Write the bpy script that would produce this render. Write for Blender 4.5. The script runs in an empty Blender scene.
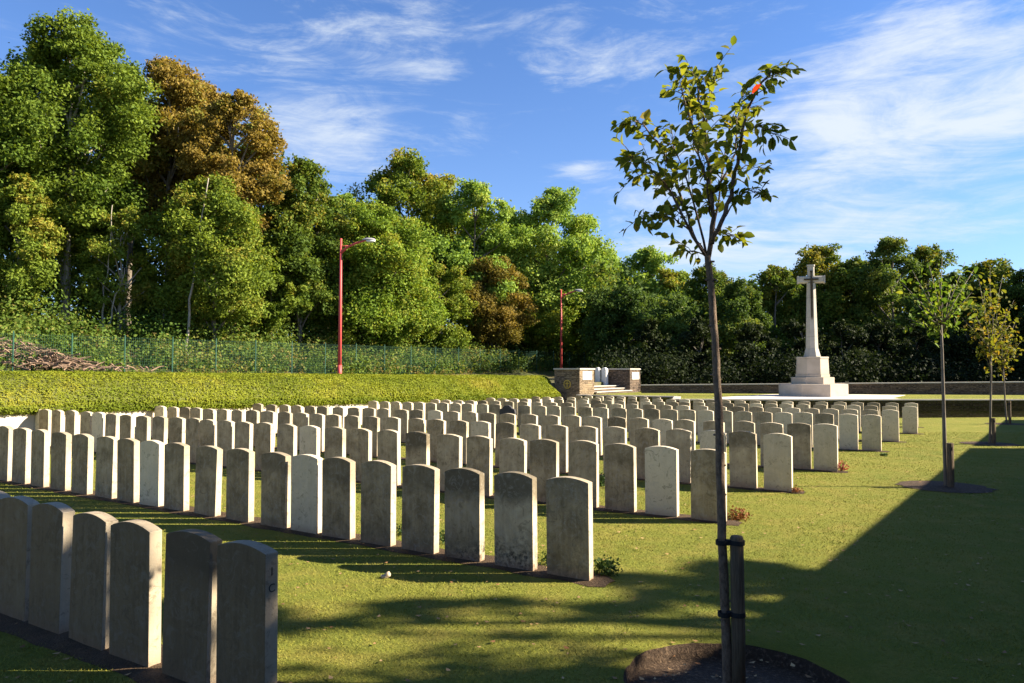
import bpy, bmesh, math, random
import numpy as np
from mathutils import Vector, Matrix
random.seed(7); rng = np.random.default_rng(7)
R = math.radians
C = bpy.context.scene.collection
sc = bpy.context.scene

# ------------------------------------------------------------------ camera geometry
F, PITCH, ROLL, H = 740.6, 0.0392, 0.0015, 1.6494
TH = 0.5646                                   # the headstone rows run at this angle to the view
U = Vector((math.cos(TH), -math.sin(TH), 0)); V = Vector((math.sin(TH), math.cos(TH), 0))
def ray(x, y):
    X = x - 512; Y = 341.5 - y
    a = (X*math.cos(ROLL) - Y*math.sin(ROLL))/F; b = (X*math.sin(ROLL) + Y*math.cos(ROLL))/F
    return Vector((a, math.cos(PITCH) - b*math.sin(PITCH), math.sin(PITCH) + b*math.cos(PITCH)))
def at(x, y, Y):                              # world point seen at (x, y) of the photograph at distance Y
    d = ray(x, y); t = Y/d.y
    return Vector((d.x*t, Y, H + d.z*t))
def uv(u, v, z=0): p = U*u + V*v; return Vector((p.x, p.y, z))
def gz(x, y):                                 # gentle fall of the plot
    u = x*U.x + y*U.y; v = x*V.x + y*V.y
    u = min(max(u, -18), 4); w = min(max(0, v - 8), 26)
    return -.0115*w - .0011*(u + 9) + .0004*(u + 9)*w

cam = bpy.data.cameras.new('camera'); co = bpy.data.objects.new('camera', cam); C.objects.link(co)
cam.sensor_width = 36; cam.lens = 36*F/1024; cam.clip_end = 3000; cam.clip_start = .05
dv = Vector((0, math.cos(PITCH), math.sin(PITCH))); wv = Vector((0, -math.sin(PITCH), math.cos(PITCH)))
rx = Vector((1, 0, 0))*math.cos(ROLL) + wv*math.sin(ROLL); ry = wv*math.cos(ROLL) - Vector((1, 0, 0))*math.sin(ROLL)
co.matrix_world = Matrix(((rx.x, ry.x, -dv.x, 0), (rx.y, ry.y, -dv.y, 0), (rx.z, ry.z, -dv.z, H), (0, 0, 0, 1)))
sc.camera = co

# ------------------------------------------------------------------ object helpers
def tag(o, label=None, cat=None, group=None, kind=None):
    if label: o['label'] = label
    if cat: o['category'] = cat
    if group: o['group'] = group
    if kind: o['kind'] = kind
    return o
def link(name, me, m=None, parent=None):
    if m is not None and not me.materials: me.materials.append(m)
    o = bpy.data.objects.new(name, me); C.objects.link(o)
    if parent: o.parent = parent
    return o
def empty(name, loc, rz=0):
    o = bpy.data.objects.new(name, None); C.objects.link(o); o.location = loc; o.rotation_euler = (0, 0, rz)
    o.empty_display_size = .2
    return o
def from_bm(name, bm, m, parent=None, smooth=False):
    me = bpy.data.meshes.new(name)
    bmesh.ops.recalc_face_normals(bm, faces=bm.faces)
    bm.to_mesh(me); bm.free()
    if smooth: me.polygons.foreach_set('use_smooth', [True]*len(me.polygons))
    return link(name, me, m, parent)
def np_mesh(name, verts, faces, attrs=None):
    """verts (n,3), faces (m,k) with k constant"""
    me = bpy.data.meshes.new(name); verts = np.asarray(verts, np.float32); faces = np.asarray(faces, np.int32)
    n, k = faces.shape
    me.vertices.add(len(verts)); me.vertices.foreach_set('co', verts.ravel())
    me.loops.add(n*k); me.loops.foreach_set('vertex_index', faces.ravel())
    me.polygons.add(n); me.polygons.foreach_set('loop_start', np.arange(0, n*k, k, dtype=np.int32))
    try: me.polygons.foreach_set('loop_total', np.full(n, k, np.int32))
    except Exception: pass
    for a, vals in (attrs or {}).items():
        at_ = me.attributes.new(a, 'FLOAT', 'POINT'); at_.data.foreach_set('value', np.asarray(vals, np.float32))
    me.update(calc_edges=True); return me
def box(bm, x0, x1, y0, y1, z0, z1, mat=None):
    vs = [bm.verts.new((x, y, z)) for z in (z0, z1) for x, y in ((x0, y0), (x1, y0), (x1, y1), (x0, y1))]
    if mat is not None:
        for v_ in vs: v_.co = mat @ v_.co
    for f in ((0,1,2,3),(4,5,6,7),(0,1,5,4),(1,2,6,5),(2,3,7,6),(3,0,4,7)): bm.faces.new([vs[i] for i in f])
    return vs
def prism(bm, pts, z0, z1):                    # vertical prism over a polygon; z0/z1 numbers or lists
    n = len(pts); z0 = z0 if isinstance(z0, (list, tuple)) else [z0]*n; z1 = z1 if isinstance(z1, (list, tuple)) else [z1]*n
    a = [bm.verts.new((p[0], p[1], z0[i])) for i, p in enumerate(pts)]; b = [bm.verts.new((p[0], p[1], z1[i])) for i, p in enumerate(pts)]
    bm.faces.new(a); bm.faces.new(b)
    for i in range(n): j = (i + 1) % n; bm.faces.new((a[i], a[j], b[j], b[i]))
def frustum(bm, n, r0, r1, z0, z1, phase=0, cx=0, cy=0):
    a = [bm.verts.new((cx + r0*math.cos(phase + i*2*math.pi/n), cy + r0*math.sin(phase + i*2*math.pi/n), z0)) for i in range(n)]
    b = [bm.verts.new((cx + r1*math.cos(phase + i*2*math.pi/n), cy + r1*math.sin(phase + i*2*math.pi/n), z1)) for i in range(n)]
    bm.faces.new(a); bm.faces.new(b)
    for i in range(n): j = (i + 1) % n; bm.faces.new((a[i], a[j], b[j], b[i]))
def tube(bm, pts, rad, n=8):
    pts = [Vector(p) for p in pts]; rings = []
    for i, p in enumerate(pts):
        d = (pts[min(i + 1, len(pts) - 1)] - pts[max(i - 1, 0)]).normalized()
        a = d.orthogonal().normalized() if i == 0 else (rings[-1][1] - d*rings[-1][1].dot(d)).normalized()
        b = d.cross(a); r = rad[i] if isinstance(rad, (list, tuple)) else rad
        rings.append(([bm.verts.new(p + (a*math.cos(t) + b*math.sin(t))*r) for t in [k*2*math.pi/n for k in range(n)]], a))
    for (q, _), (s, _) in zip(rings, rings[1:]):
        for k in range(n): bm.faces.new((q[k], q[(k+1) % n], s[(k+1) % n], s[k]))
    bm.faces.new(rings[0][0][::-1]); bm.faces.new(rings[-1][0])

# ------------------------------------------------------------------ materials
class NT:
    def __init__(s, name):
        s.m = bpy.data.materials.new(name); s.m.use_nodes = True; s.t = s.m.node_tree; s.n = s.t.nodes; s.l = s.t.links
        s.bsdf = s.n['Principled BSDF']; s.out = s.n['Material Output']; s.bsdf.inputs['Roughness'].default_value = .85
        s.bsdf.inputs['Specular IOR Level'].default_value = .25
    def node(s, typ, **k):
        o = s.n.new(typ)
        for a, b in k.items(): setattr(o, a, b)
        return o
    def put(s, sock, val):
        if hasattr(val, 'is_output'): s.l.new(val, sock)
        else:
            if hasattr(sock.default_value, '__len__') and hasattr(val, '__len__') and len(val) == 3 and len(sock.default_value) == 4: val = (*val, 1)
            sock.default_value = val
    def coord(s, kind='Object'): return s.node('ShaderNodeTexCoord').outputs[kind]
    def noise(s, scale, detail=4, rough=.6, vec=None, dist=0):
        o = s.node('ShaderNodeTexNoise'); o.inputs['Scale'].default_value = scale; o.inputs['Detail'].default_value = detail
        o.inputs['Roughness'].default_value = rough; o.inputs['Distortion'].default_value = dist
        s.l.new(vec if vec is not None else s.coord(), o.inputs['Vector']); return o.outputs['Fac']
    def mapping(s, vec, scale=(1,1,1), loc=(0,0,0), rot=(0,0,0)):
        o = s.node('ShaderNodeMapping'); s.l.new(vec, o.inputs['Vector']); o.inputs['Scale'].default_value = scale
        o.inputs['Location'].default_value = loc; o.inputs['Rotation'].default_value = rot; return o.outputs['Vector']
    def mix(s, f, a, b, mode='MIX'):
        o = s.node('ShaderNodeMix', data_type='RGBA', blend_type=mode); s.put(o.inputs['Factor'], f); s.put(o.inputs['A'], a) if False else None
        s.put(o.inputs[6], a); s.put(o.inputs[7], b); return o.outputs[2]
    def ramp(s, f, lo, hi, a=0, b=1):
        o = s.node('ShaderNodeMapRange'); o.inputs['From Min'].default_value = lo; o.inputs['From Max'].default_value = hi
        o.inputs['To Min'].default_value = a; o.inputs['To Max'].default_value = b; s.put(o.inputs['Value'], f); return o.outputs['Result']
    def math(s, op, a, b=0):
        o = s.node('ShaderNodeMath', operation=op); s.put(o.inputs[0], a); s.put(o.inputs[1], b); return o.outputs[0]
    def attr(s, name): o = s.node('ShaderNodeAttribute', attribute_name=name); return o.outputs['Fac']
    def sep(s, vec): o = s.node('ShaderNodeSeparateXYZ'); s.l.new(vec, o.inputs[0]); return o.outputs
    def bump(s, h, strength=.5, dist=.01):
        o = s.node('ShaderNodeBump'); o.inputs['Strength'].default_value = strength; o.inputs['Distance'].default_value = dist
        s.l.new(h, o.inputs['Height']); s.l.new(o.outputs[0], s.bsdf.inputs['Normal'])
    def color(s, c): s.put(s.bsdf.inputs['Base Color'], c); return s.m
M = {}
def leaf_mat(name, c0, c1, c2=None, trans=.35, accent=None):
    """colour varies leaf by leaf with the 'tint' attribute; part of the light passes through the leaf"""
    t = NT(name); f = t.attr('tint'); n = t.noise(.35, 2, .5)
    col = t.mix(t.ramp(f, 0, .75), c0, c1)
    if c2: col = t.mix(t.ramp(t.math('ADD', f, t.math('MULTIPLY', n, .6)), .95, 1.25), col, c2)
    if accent: col = t.mix(t.ramp(f, 1.5, 1.6), col, accent)
    t.color(col); t.bsdf.inputs['Roughness'].default_value = .7; t.bsdf.inputs['Specular IOR Level'].default_value = .12
    tr = t.node('ShaderNodeBsdfTranslucent'); br = t.mix(1.0, col, (1.25, 1.2, .6), 'MULTIPLY'); t.l.new(br, tr.inputs['Color'])
    mx = t.node('ShaderNodeMixShader'); mx.inputs[0].default_value = trans
    t.l.new(t.bsdf.outputs[0], mx.inputs[1]); t.l.new(tr.outputs[0], mx.inputs[2]); t.l.new(mx.outputs[0], t.out.inputs['Surface'])
    M[name] = t.m
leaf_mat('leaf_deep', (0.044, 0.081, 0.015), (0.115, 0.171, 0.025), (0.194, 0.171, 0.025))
leaf_mat('leaf_mid', (0.075, 0.126, 0.016), (0.175, 0.233, 0.030), (0.248, 0.215, 0.035))
leaf_mat('leaf_light', (0.108, 0.199, 0.037), (0.231, 0.335, 0.060), (0.276, 0.328, 0.066))
leaf_mat('leaf_yellow', (0.075, 0.140, 0.017), (0.174, 0.257, 0.032), (0.238, 0.245, 0.034))
leaf_mat('leaf_rust', (.125,.110,.020), (.27,.185,.045), (.15,.17,.03))
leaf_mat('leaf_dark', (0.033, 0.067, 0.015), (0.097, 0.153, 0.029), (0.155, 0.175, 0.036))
leaf_mat('leaf_shaded', (.010,.018,.006), (.034,.050,.012), (.05,.06,.015), .25)  # near-black leaves: the shade behind the boundary wall painted into the colour
leaf_mat('leaf_hedge', (.115,.155,.012), (.215,.240,.020), (.25,.235,.03), .35)
leaf_mat('leaf_bramble', (0.043, 0.090, 0.015), (0.128, 0.180, 0.028), (0.209, 0.160, 0.050))
leaf_mat('leaf_cherry', (.095,.125,.016), (.225,.250,.030), (.22,.18,.025), .5, (.75,.07,.02))
leaf_mat('leaf_maple', (.09,.115,.015), (.19,.19,.025), (.25,.17,.025), .4)
leaf_mat('leaf_bed', (.020,.060,.015), (.06,.10,.03), None, .25)
leaf_mat('leaf_bed_red', (.10,.035,.02), (.22,.085,.035), (.06,.10,.02), .25)
leaf_mat('petal_pink', (.10,.10,.03), (.45,.10,.12), None, .3)

def bark(name, a, b, sx=14, sz=2.5):
    t = NT(name); v = t.mapping(t.coord(), (sx, sx, sz)); n = t.noise(1.0, 5, .7, v); n2 = t.noise(2.2, 3)
    t.color(t.mix(t.ramp(t.math('ADD', n, t.math('MULTIPLY', n2, .4)), .45, .95), a, b)); t.bump(n, .7, .02); M[name] = t.m
bark('bark_young', (.050,.034,.022), (.22,.16,.11), 60, 30)
bark('bark_wood', (.06,.05,.038), (.20,.175,.14))
bark('bark_pale', (.16,.14,.11), (.42,.38,.31))
bark('stake_wood', (.050,.036,.022), (.16,.12,.075), 90, 6)
bark('brush_wood', (.11,.07,.045), (.27,.19,.135), 8, 8)

# mown lawn: patches, dry tips, fine mottling
def lawn(name, gain=1):
    t = NT(name); P = t.node('ShaderNodeNewGeometry').outputs['Position']
    big = t.noise(.35, 3, .6, P); mid = t.noise(2.6, 4, .65, P); fine = t.noise(55, 3, .7, P); vf = t.noise(240, 2, .7, P)
    c = t.mix(t.ramp(big, .35, .68), (.130,.155,.022), (.185,.188,.029))
    c = t.mix(t.ramp(mid, .45, .72, 0, .75), c, (.26,.215,.050))
    c = t.mix(t.ramp(fine, .42, .70, 0, .5), c, (.085,.110,.018))
    c = t.mix(t.ramp(vf, .5, .75, 0, .4), c, (.27,.26,.09))
    t.color(c); t.bsdf.inputs['Roughness'].default_value = .95; t.bsdf.inputs['Specular IOR Level'].default_value = .1
    t.bump(t.math('ADD', fine, t.math('MULTIPLY', vf, .6)), .9, .02); M[name] = t.m
lawn('lawn')
t = NT('grass_blade'); f = t.attr('tint'); n = t.noise(2.6, 3, .6, t.node('ShaderNodeNewGeometry').outputs['Position'])
c = t.mix(f, (.140,.165,.022), (.235,.230,.040)); c = t.mix(t.ramp(n, .45, .72, 0, .6), c, (.27,.22,.055))
t.color(c); t.bsdf.inputs['Specular IOR Level'].default_value = .1; M['grass_blade'] = t.m
t = NT('soil'); P = t.coord(); n = t.noise(9, 5, .7, P); n2 = t.noise(70, 3, .7, P)
t.color(t.mix(t.ramp(t.math('ADD', n, t.math('MULTIPLY', n2, .5)), .5, 1.0), (.040,.026,.013), (.095,.060,.032))); t.bump(n2, 1, .03); M['soil'] = t.m
t = NT('mulch'); n = t.noise(38, 4, .75); n2 = t.noise(6, 3)
t.color(t.mix(t.ramp(n, .5, .72), (.040,.024,.013), (.15,.10,.06))); t.bump(n, 1, .03); M['mulch'] = t.m
t = NT('rough_ground'); P = t.node('ShaderNodeNewGeometry').outputs['Position']; n = t.noise(.6, 5, .7, P); n2 = t.noise(4, 4, .7, P)
t.color(t.mix(t.ramp(n, .4, .65), t.mix(n2, (.045,.065,.015), (.09,.10,.03)), (.13,.095,.055))); t.bump(n2, 1, .1); M['rough_ground'] = t.m

# headstone: each stone's wear comes from its own object colour (r tone, g dark crown, b dark foot), painted shade from its alpha
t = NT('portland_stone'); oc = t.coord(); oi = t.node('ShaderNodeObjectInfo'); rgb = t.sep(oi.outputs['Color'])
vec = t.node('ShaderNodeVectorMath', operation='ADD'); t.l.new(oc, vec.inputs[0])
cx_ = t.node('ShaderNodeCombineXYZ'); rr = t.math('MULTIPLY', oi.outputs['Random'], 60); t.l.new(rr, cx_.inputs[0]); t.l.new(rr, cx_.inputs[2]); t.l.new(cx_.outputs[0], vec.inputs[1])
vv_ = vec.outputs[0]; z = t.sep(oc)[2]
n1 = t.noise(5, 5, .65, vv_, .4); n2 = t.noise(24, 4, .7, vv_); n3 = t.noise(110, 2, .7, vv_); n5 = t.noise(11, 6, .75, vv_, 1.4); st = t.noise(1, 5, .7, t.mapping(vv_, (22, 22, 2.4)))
c = t.mix(rgb[0], (.37,.28,.145), (.66,.57,.39)); nx = t.math('ABSOLUTE', t.sep(t.coord('Normal'))[0]); nzz = t.sep(t.coord('Normal'))[2]; clean = t.math('MINIMUM', t.math('ADD', t.ramp(nx, .5, .8), t.ramp(nzz, .5, .8, 0, .8)), 1); c = t.mix(t.math('MULTIPLY', clean, .7), c, (.56,.50,.40))  # clean: sunlit look painted into sides and top, besides less grime
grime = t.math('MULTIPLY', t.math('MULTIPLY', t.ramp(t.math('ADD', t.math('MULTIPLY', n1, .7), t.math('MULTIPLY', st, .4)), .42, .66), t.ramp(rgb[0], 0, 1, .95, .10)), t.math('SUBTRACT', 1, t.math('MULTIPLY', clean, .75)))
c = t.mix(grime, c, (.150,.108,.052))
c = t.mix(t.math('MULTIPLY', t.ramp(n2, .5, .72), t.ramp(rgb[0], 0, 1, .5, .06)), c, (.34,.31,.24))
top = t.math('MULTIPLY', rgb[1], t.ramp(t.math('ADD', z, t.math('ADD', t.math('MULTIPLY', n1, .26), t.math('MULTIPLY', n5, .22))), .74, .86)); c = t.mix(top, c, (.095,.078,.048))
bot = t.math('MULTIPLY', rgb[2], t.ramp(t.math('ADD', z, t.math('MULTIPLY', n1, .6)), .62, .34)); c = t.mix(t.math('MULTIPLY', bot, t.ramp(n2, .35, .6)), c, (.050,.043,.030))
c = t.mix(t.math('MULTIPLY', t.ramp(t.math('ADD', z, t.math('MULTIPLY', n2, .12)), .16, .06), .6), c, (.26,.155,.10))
c = t.mix(t.ramp(n5, .54, .60, 0, .28), c, (.40,.37,.30)); c = t.mix(t.ramp(n5, .44, .38, 0, .45), c, (.09,.07,.04)); c = t.mix(t.math('MULTIPLY', t.math('MULTIPLY', t.math('SUBTRACT', 1, oi.outputs['Alpha']), t.ramp(n1, .2, .7, 1, .55)), t.math('SUBTRACT', 1, t.math('MULTIPLY', clean, .6))), c, (.080,.052,.026)); c = t.mix(t.ramp(n3, .62, .8, 0, .35), c, (.08,.07,.05))  # alpha overlay paints shade over the nearest row, less on sides and top
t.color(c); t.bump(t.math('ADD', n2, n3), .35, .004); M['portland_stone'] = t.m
def stone(name, a, b, c3=None, scale=6):
    t = NT(name); n = t.noise(scale, 5, .65); n2 = t.noise(scale*9, 3, .7)
    c = t.mix(t.ramp(n, .35, .7), a, b); c = t.mix(t.ramp(n2, .55, .8, 0, .35), c, c3 or tuple(x*.5 for x in a)); t.color(c); t.bump(n2, .3, .005); M[name] = t.m
stone('pale_stone', (.37,.32,.25), (.48,.42,.34), (.36,.30,.22), 1.6)
def joints(name, step):
    m = M[name]; nt = m.node_tree; b = nt.nodes['Principled BSDF']; src = b.inputs['Base Color'].links[0].from_socket
    tc = nt.nodes.new('ShaderNodeTexCoord'); sx = nt.nodes.new('ShaderNodeSeparateXYZ'); nt.links.new(tc.outputs['Object'], sx.inputs[0])
    a = nt.nodes.new('ShaderNodeMath'); a.operation = 'FRACT'; d = nt.nodes.new('ShaderNodeMath'); d.operation = 'MULTIPLY'; d.inputs[1].default_value = 1/step; nt.links.new(sx.outputs[2], d.inputs[0]); nt.links.new(d.outputs[0], a.inputs[0])
    g = nt.nodes.new('ShaderNodeMath'); g.operation = 'LESS_THAN'; g.inputs[1].default_value = .02; nt.links.new(a.outputs[0], g.inputs[0]); h = nt.nodes.new('ShaderNodeMath'); h.operation = 'MULTIPLY'; h.inputs[1].default_value = .5; nt.links.new(g.outputs[0], h.inputs[0])
    mx = nt.nodes.new('ShaderNodeMix'); mx.data_type = 'RGBA'; nt.links.new(h.outputs[0], mx.inputs[0]); nt.links.new(src, mx.inputs[6]); mx.inputs[7].default_value = (.16,.14,.11,1); nt.links.new(mx.outputs[2], b.inputs['Base Color'])
stone('cross_shaft', (.34,.32,.27), (.46,.43,.37), (.28,.26,.21), 1.4)
joints('cross_shaft', .93)
stone('paving', (.50,.45,.40), (.60,.55,.50), (.36,.32,.28), 2)
stone('coping', (.34,.32,.28), (.46,.43,.37), (.2,.18,.15), 3)
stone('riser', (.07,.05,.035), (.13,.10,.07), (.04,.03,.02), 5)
stone('granite_dark', (.030,.030,.034), (.055,.055,.06), (.10,.10,.10), 60)
stone('white_panel', (.52,.52,.50), (.60,.60,.58), (.42,.42,.40), 3)
stone('bronze', (.060,.048,.030), (.10,.08,.05), (.05,.06,.05), 8); M['bronze'].node_tree.nodes['Principled BSDF'].inputs['Metallic'].default_value = .5
stone('gilt', (.45,.32,.06), (.55,.40,.10), (.3,.2,.05), 8)
stone('pebble', (.30,.24,.17), (.48,.40,.30), (.25,.2,.16), 30)
# cream rendered kerb wall with upright joints
t = NT('cream_render'); x = t.math('FRACT', t.math('MULTIPLY', t.sep(t.coord())[0], 1/.62)); j = t.ramp(t.math('ABSOLUTE', t.math('SUBTRACT', x, .5)), .485, .495)
n = t.noise(3, 5, .6); c = t.mix(t.ramp(n, .35, .7), (.62,.56,.45), (.50,.44,.34)); c = t.mix(t.math('MULTIPLY', j, .7), c, (.18,.15,.11)); t.color(c); M['cream_render'] = t.m
# thin-coursed rubble walling
def rubble(name, a, b, c3, mortar, cw=.42, ch=.095):
    t = NT(name); v = t.coord('UV'); n = t.noise(2.2, 3, .6, v); vm = t.node('ShaderNodeVectorMath', operation='ADD'); t.l.new(v, vm.inputs[0])
    cc = t.node('ShaderNodeCombineXYZ'); t.l.new(t.math('MULTIPLY', n, .10), cc.inputs[1]); t.l.new(cc.outputs[0], vm.inputs[1])
    br = t.node('ShaderNodeTexBrick'); t.l.new(vm.outputs[0], br.inputs['Vector']); br.inputs['Scale'].default_value = 1
    br.inputs['Brick Width'].default_value = cw; br.inputs['Row Height'].default_value = ch; br.inputs['Mortar Size'].default_value = .007
    br.inputs['Color1'].default_value = (0,0,0,1); br.inputs['Color2'].default_value = (1,1,1,1); br.inputs['Mortar'].default_value = (.5,.5,.5,1); br.offset = .37; br.squash = 1.3
    br.inputs['Mortar Smooth'].default_value = .3
    n2 = t.noise(30, 3, .7, v)
    c = t.mix(br.outputs['Color'], a, b); c = t.mix(t.ramp(t.noise(7, 2, .6, t.mapping(v, (1, 5, 1))), .52, .6), c, c3)
    c = t.mix(t.ramp(n2, .5, .8, 0, .5), c, tuple(x*.5 for x in a)); c = t.mix(t.math('MULTIPLY', br.outputs['Fac'], .85), c, mortar); t.color(c)
    t.bump(t.math('SUBTRACT', n2, t.math('MULTIPLY', br.outputs['Fac'], 2)), .8, .012); M[name] = t.m
rubble('rubble', (.035,.025,.018), (.115,.080,.052), (.17,.13,.10), (.045,.035,.026))
rubble('rubble_warm', (.060,.042,.026), (.22,.16,.095), (.28,.22,.15), (.10,.08,.055))
rubble('brick', (.22,.085,.05), (.32,.13,.08), (.26,.11,.07), (.30,.27,.23), .225, .075)
t = NT('red_paint'); n = t.noise(12, 3); t.color(t.mix(n, (.42,.055,.055), (.50,.085,.08))); t.bsdf.inputs['Roughness'].default_value = .5; M['red_paint'] = t.m
t = NT('grey_paint'); t.color((.30,.30,.31)); t.bsdf.inputs['Roughness'].default_value = .35; M['grey_paint'] = t.m
t = NT('lamp_glass'); t.color((.75,.78,.80)); t.bsdf.inputs['Roughness'].default_value = .15; M['lamp_glass'] = t.m
t = NT('green_wire'); t.color((.02,.075,.05)); t.bsdf.inputs['Roughness'].default_value = .5; M['green_wire'] = t.m
t = NT('rubber'); t.color((.018,.018,.018)); M['rubber'] = t.m
t = NT('lettering'); t.color((.045,.042,.038)); M['lettering'] = t.m
t = NT('dead_leaf'); f = t.attr('tint'); t.color(t.mix(f, (.16,.07,.025), (.42,.28,.13))); M['dead_leaf'] = t.m
t = NT('tarmac'); n = t.noise(50, 3); t.color(t.mix(n, (.04,.04,.042), (.07,.07,.07))); M['tarmac'] = t.m
ROWS = {   # v of the row, u of each stone's right edge, height correction in mm
    'A': (2.43,
      [-2.94, -3.4, -3.91, -4.37, -4.86, -5.29, -5.68],
      [-3, -6, -15, -15, 0, 13, 14]),
    'B': (5.27,
      [-2.62, -3.13, -3.66, -4.16, -4.67, -5.19, -5.65, -6.11, -6.69, -7.26, -7.84, -8.34, -8.84, -9.34, -9.92, -10.47, -11.03, -11.57, -12.08],
      [16, 13, 0, 1, -3, -7, -8, -9, -5, -9, 1, -4, 3, -3, 1, 5, 17, 24, 30]),
    'C': (8.08,
      [-2.38, -2.92, -3.43, -3.92, -4.47, -4.94, -5.46, -5.96, -6.51, -7.04, -7.6, -8.13, -8.68, -9.2, -9.73, -10.27, -10.73, -11.2, -11.62, -12.11, -12.64, -13.17, -13.71, -14.23, -14.7, -15.14, -15.74, -16.29, -16.79, -17.18],
      [5, 5, -2, 3, 3, -12, -15, -10, -9, -9, -12, -11, -5, -5, -11, -12, -7, 8, 11, 2, 4, -10, -5, -2, -2, 13, 14, 17, 22, 23]),
    'D': (10.77,
      [-2.24, -2.72, -3.16, -3.68, -4.18, -4.72, -5.23, -5.77, -6.28, -6.79, -7.3, -7.79, -8.3, -8.76, -9.38, -9.91, -10.41, -10.93, -11.42, -11.87, -12.4, -12.93, -13.44, -13.94, -14.47, -14.96, -15.44, -15.88, -16.37, -16.88],
      [15, 20, 19, 17, 8, 0, -8, -16, -18, -25, -22, -18, -18, -19, -17, -15, -12, -9, -6, -1, 5, 11, 7, 3, -1, 1, 3, 5, 7, 9]),
    'E': (13.55,
      [-2.08, -2.51, -2.97, -3.45, -4.0, -4.55, -4.99, -5.47, -5.94, -6.47, -6.95, -7.45, -7.98, -8.51, -9.04, -9.52, -10.03, -10.52, -11.06, -11.53, -12.11, -12.59, -13.08, -13.63, -14.2, -14.66, -15.15, -15.63, -16.16, -16.73],
      [27, 19, 10, 7, 3, -1, -5, -9, -11, -13, -11, -9, -21, -32, -23, -15, -13, -10, -11, -12, -7, -4, -13, -23, -16, -10, -4, -4, -4, -4]),
    'F': (17.84,
      [-1.86, -2.32, -2.81, -3.26, -3.7, -4.15, -4.61, -5.07, -5.53, -5.98, -6.43, -6.9, -7.36, -7.81, -8.32, -8.79, -9.29, -9.76, -10.21, -10.7, -11.13, -11.7, -12.16, -12.69, -13.13, -13.6, -14.07, -14.54, -15.0, -15.48, -15.94, -16.44],
      [9, 10, 11, 6, 2, 0, -3, 2, 7, 1, -5, -6, -7, -9, -12, -4, 4, 3, 3, 3, 2, 2, 4, 7, 10, 9, 7, 6, 3, 0, -3, -6]),
    'G': (20.76,
      [-1.76, -2.22, -2.69, -3.15, -3.62, -4.1, -4.57, -5.05, -5.56, -6.06, -6.59, -7.12, -7.64, -8.16, -8.71, -9.22, -9.74, -10.31, -10.9, -11.47, -12.03, -12.55, -13.11, -13.64, -14.17, -14.69, -15.2, -15.71, -16.2],
      [12, 6, 1, 2, 3, 1, -2, -4, -6, -3, 0, -2, -3, -1, 2, 0, -2, 0, 2, 1, 1, 2, 3, 1, 0, -1, 3, 8, 12]),
    'H': (24.08,
      [-1.57, -2.08, -2.58, -3.05, -3.48, -3.98, -4.48, -4.98, -5.43, -5.88, -6.31, -6.78, -7.25, -7.74, -8.24, -8.65, -9.13, -9.61, -10.09, -10.6, -11.07, -11.5, -12.03, -12.53, -13.03, -13.53, -14.01, -14.53, -15.01, -15.54, -16.06],
      [12, 5, -2, 1, 3, 5, 7, 0, -6, -12, -11, -10, -11, -12, -9, -6, -10, -14, -10, -7, 1, 9, 9, 9, 10, 11, 12, 13, 18, 23, 28]),
    'I': (27.33,
      [-1.76, -2.32, -2.87, -3.37, -3.9, -4.49, -5.06, -5.62, -6.17, -6.73, -7.29, -7.82, -8.34, -8.83, -9.37, -9.92, -10.45, -10.98, -11.52, -12.06, -12.55, -13.08, -13.62, -14.22, -14.83, -15.41, -15.94],
      [-3, -6, -10, -10, -11, -12, -14, -11, -8, -8, -8, -1, 6, 12, 8, 3, 5, 7, 9, 11, 12, 15, 18, 21, 22, 23, 24]),
    'J': (31.29,
      [-12.05, -12.64, -13.19, -13.75, -14.3, -14.83, -15.39, -15.94],
      [-5, -5, -5, -3, -1, 0, 6, 11]),
}
DAPPLE = [((15.2, 6.0, 0), .85, 8.3, 'low garden tree outside the view throwing thin streaks of shade'),
          ((12.0, 5.0, 0), .75, 9.9, 'slim garden tree outside the view shading the nearest row'),
          ((12.0, 1.4, 0), 3.35, 9.8, 'garden tree outside the view behind the brick wall, nearest'),
          ((15.0, 4.9, 0), .8, 9.8, 'garden tree outside the view throwing the dappled shade'),
          ((9.5, -4.5, 0), 3.4, 10.0, 'garden tree outside the view behind the camera')]
SKY = (1.0, .4, 2.5); SKYTINT = (.52, .75, 1.08, 1); CLOUDCOL = (4.3, 4.7, 5.1, 1); SKYS = .05; SUNE = 5.0; EXPO = 2.0
CLOUDS = [(320, 135, 110, 42, .95), (150, 40, 170, 36, .42), (435, 72, 50, 14, .8), (610, 62, 90, 26, .95), (580, 168, 24, 10, .9), (900, 115, 170, 60, 1.0), (975, 45, 130, 60, .85), (850, 225, 220, 45, .7),
          (720, 262, 120, 30, .5), (385, 28, 120, 28, .5), (690, 190, 70, 60, .35), (560, 15, 200, 25, .45)]

# ------------------------------------------------------------------ setting: ground
GU = sorted(set(list(np.arange(-30, 12, 1.0)) + [-17.9, -17.5] + [-400, -200, -120, -80, -60, -50, -42, -36, 14, 18, 24, 32, 45, 70, 120, 250, 400]))
GV = sorted(set(list(np.arange(-4, 60, 1.0)) + [-400, -200, -100, -50, -25, -12, -7, 62, 66, 70, 76, 84, 94, 110, 140, 200, 300, 500]))
FP0 = Vector((-23.25, 34.5, 0)); FD = Vector((1.59, 1.94, 0)); FN = Vector((-1.94, 1.59, 0)).normalized()   # mesh fence line
def upper(x, y):                                 # level of the street side above the sunk plot, rising to the wood
    d = (Vector((x, y, 0)) - FP0).dot(FN)
    return 1.02 + 2.4*max(0, min(1, (d - .4)/5.5))
def ground_z(x, y):
    u = x*U.x + y*U.y; v = x*V.x + y*V.y
    if u < -17.7: return upper(x, y)
    if y > 41.5: return .3
    if v > 33: return min(.1, gz(x, y))
    return gz(x, y)
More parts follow.
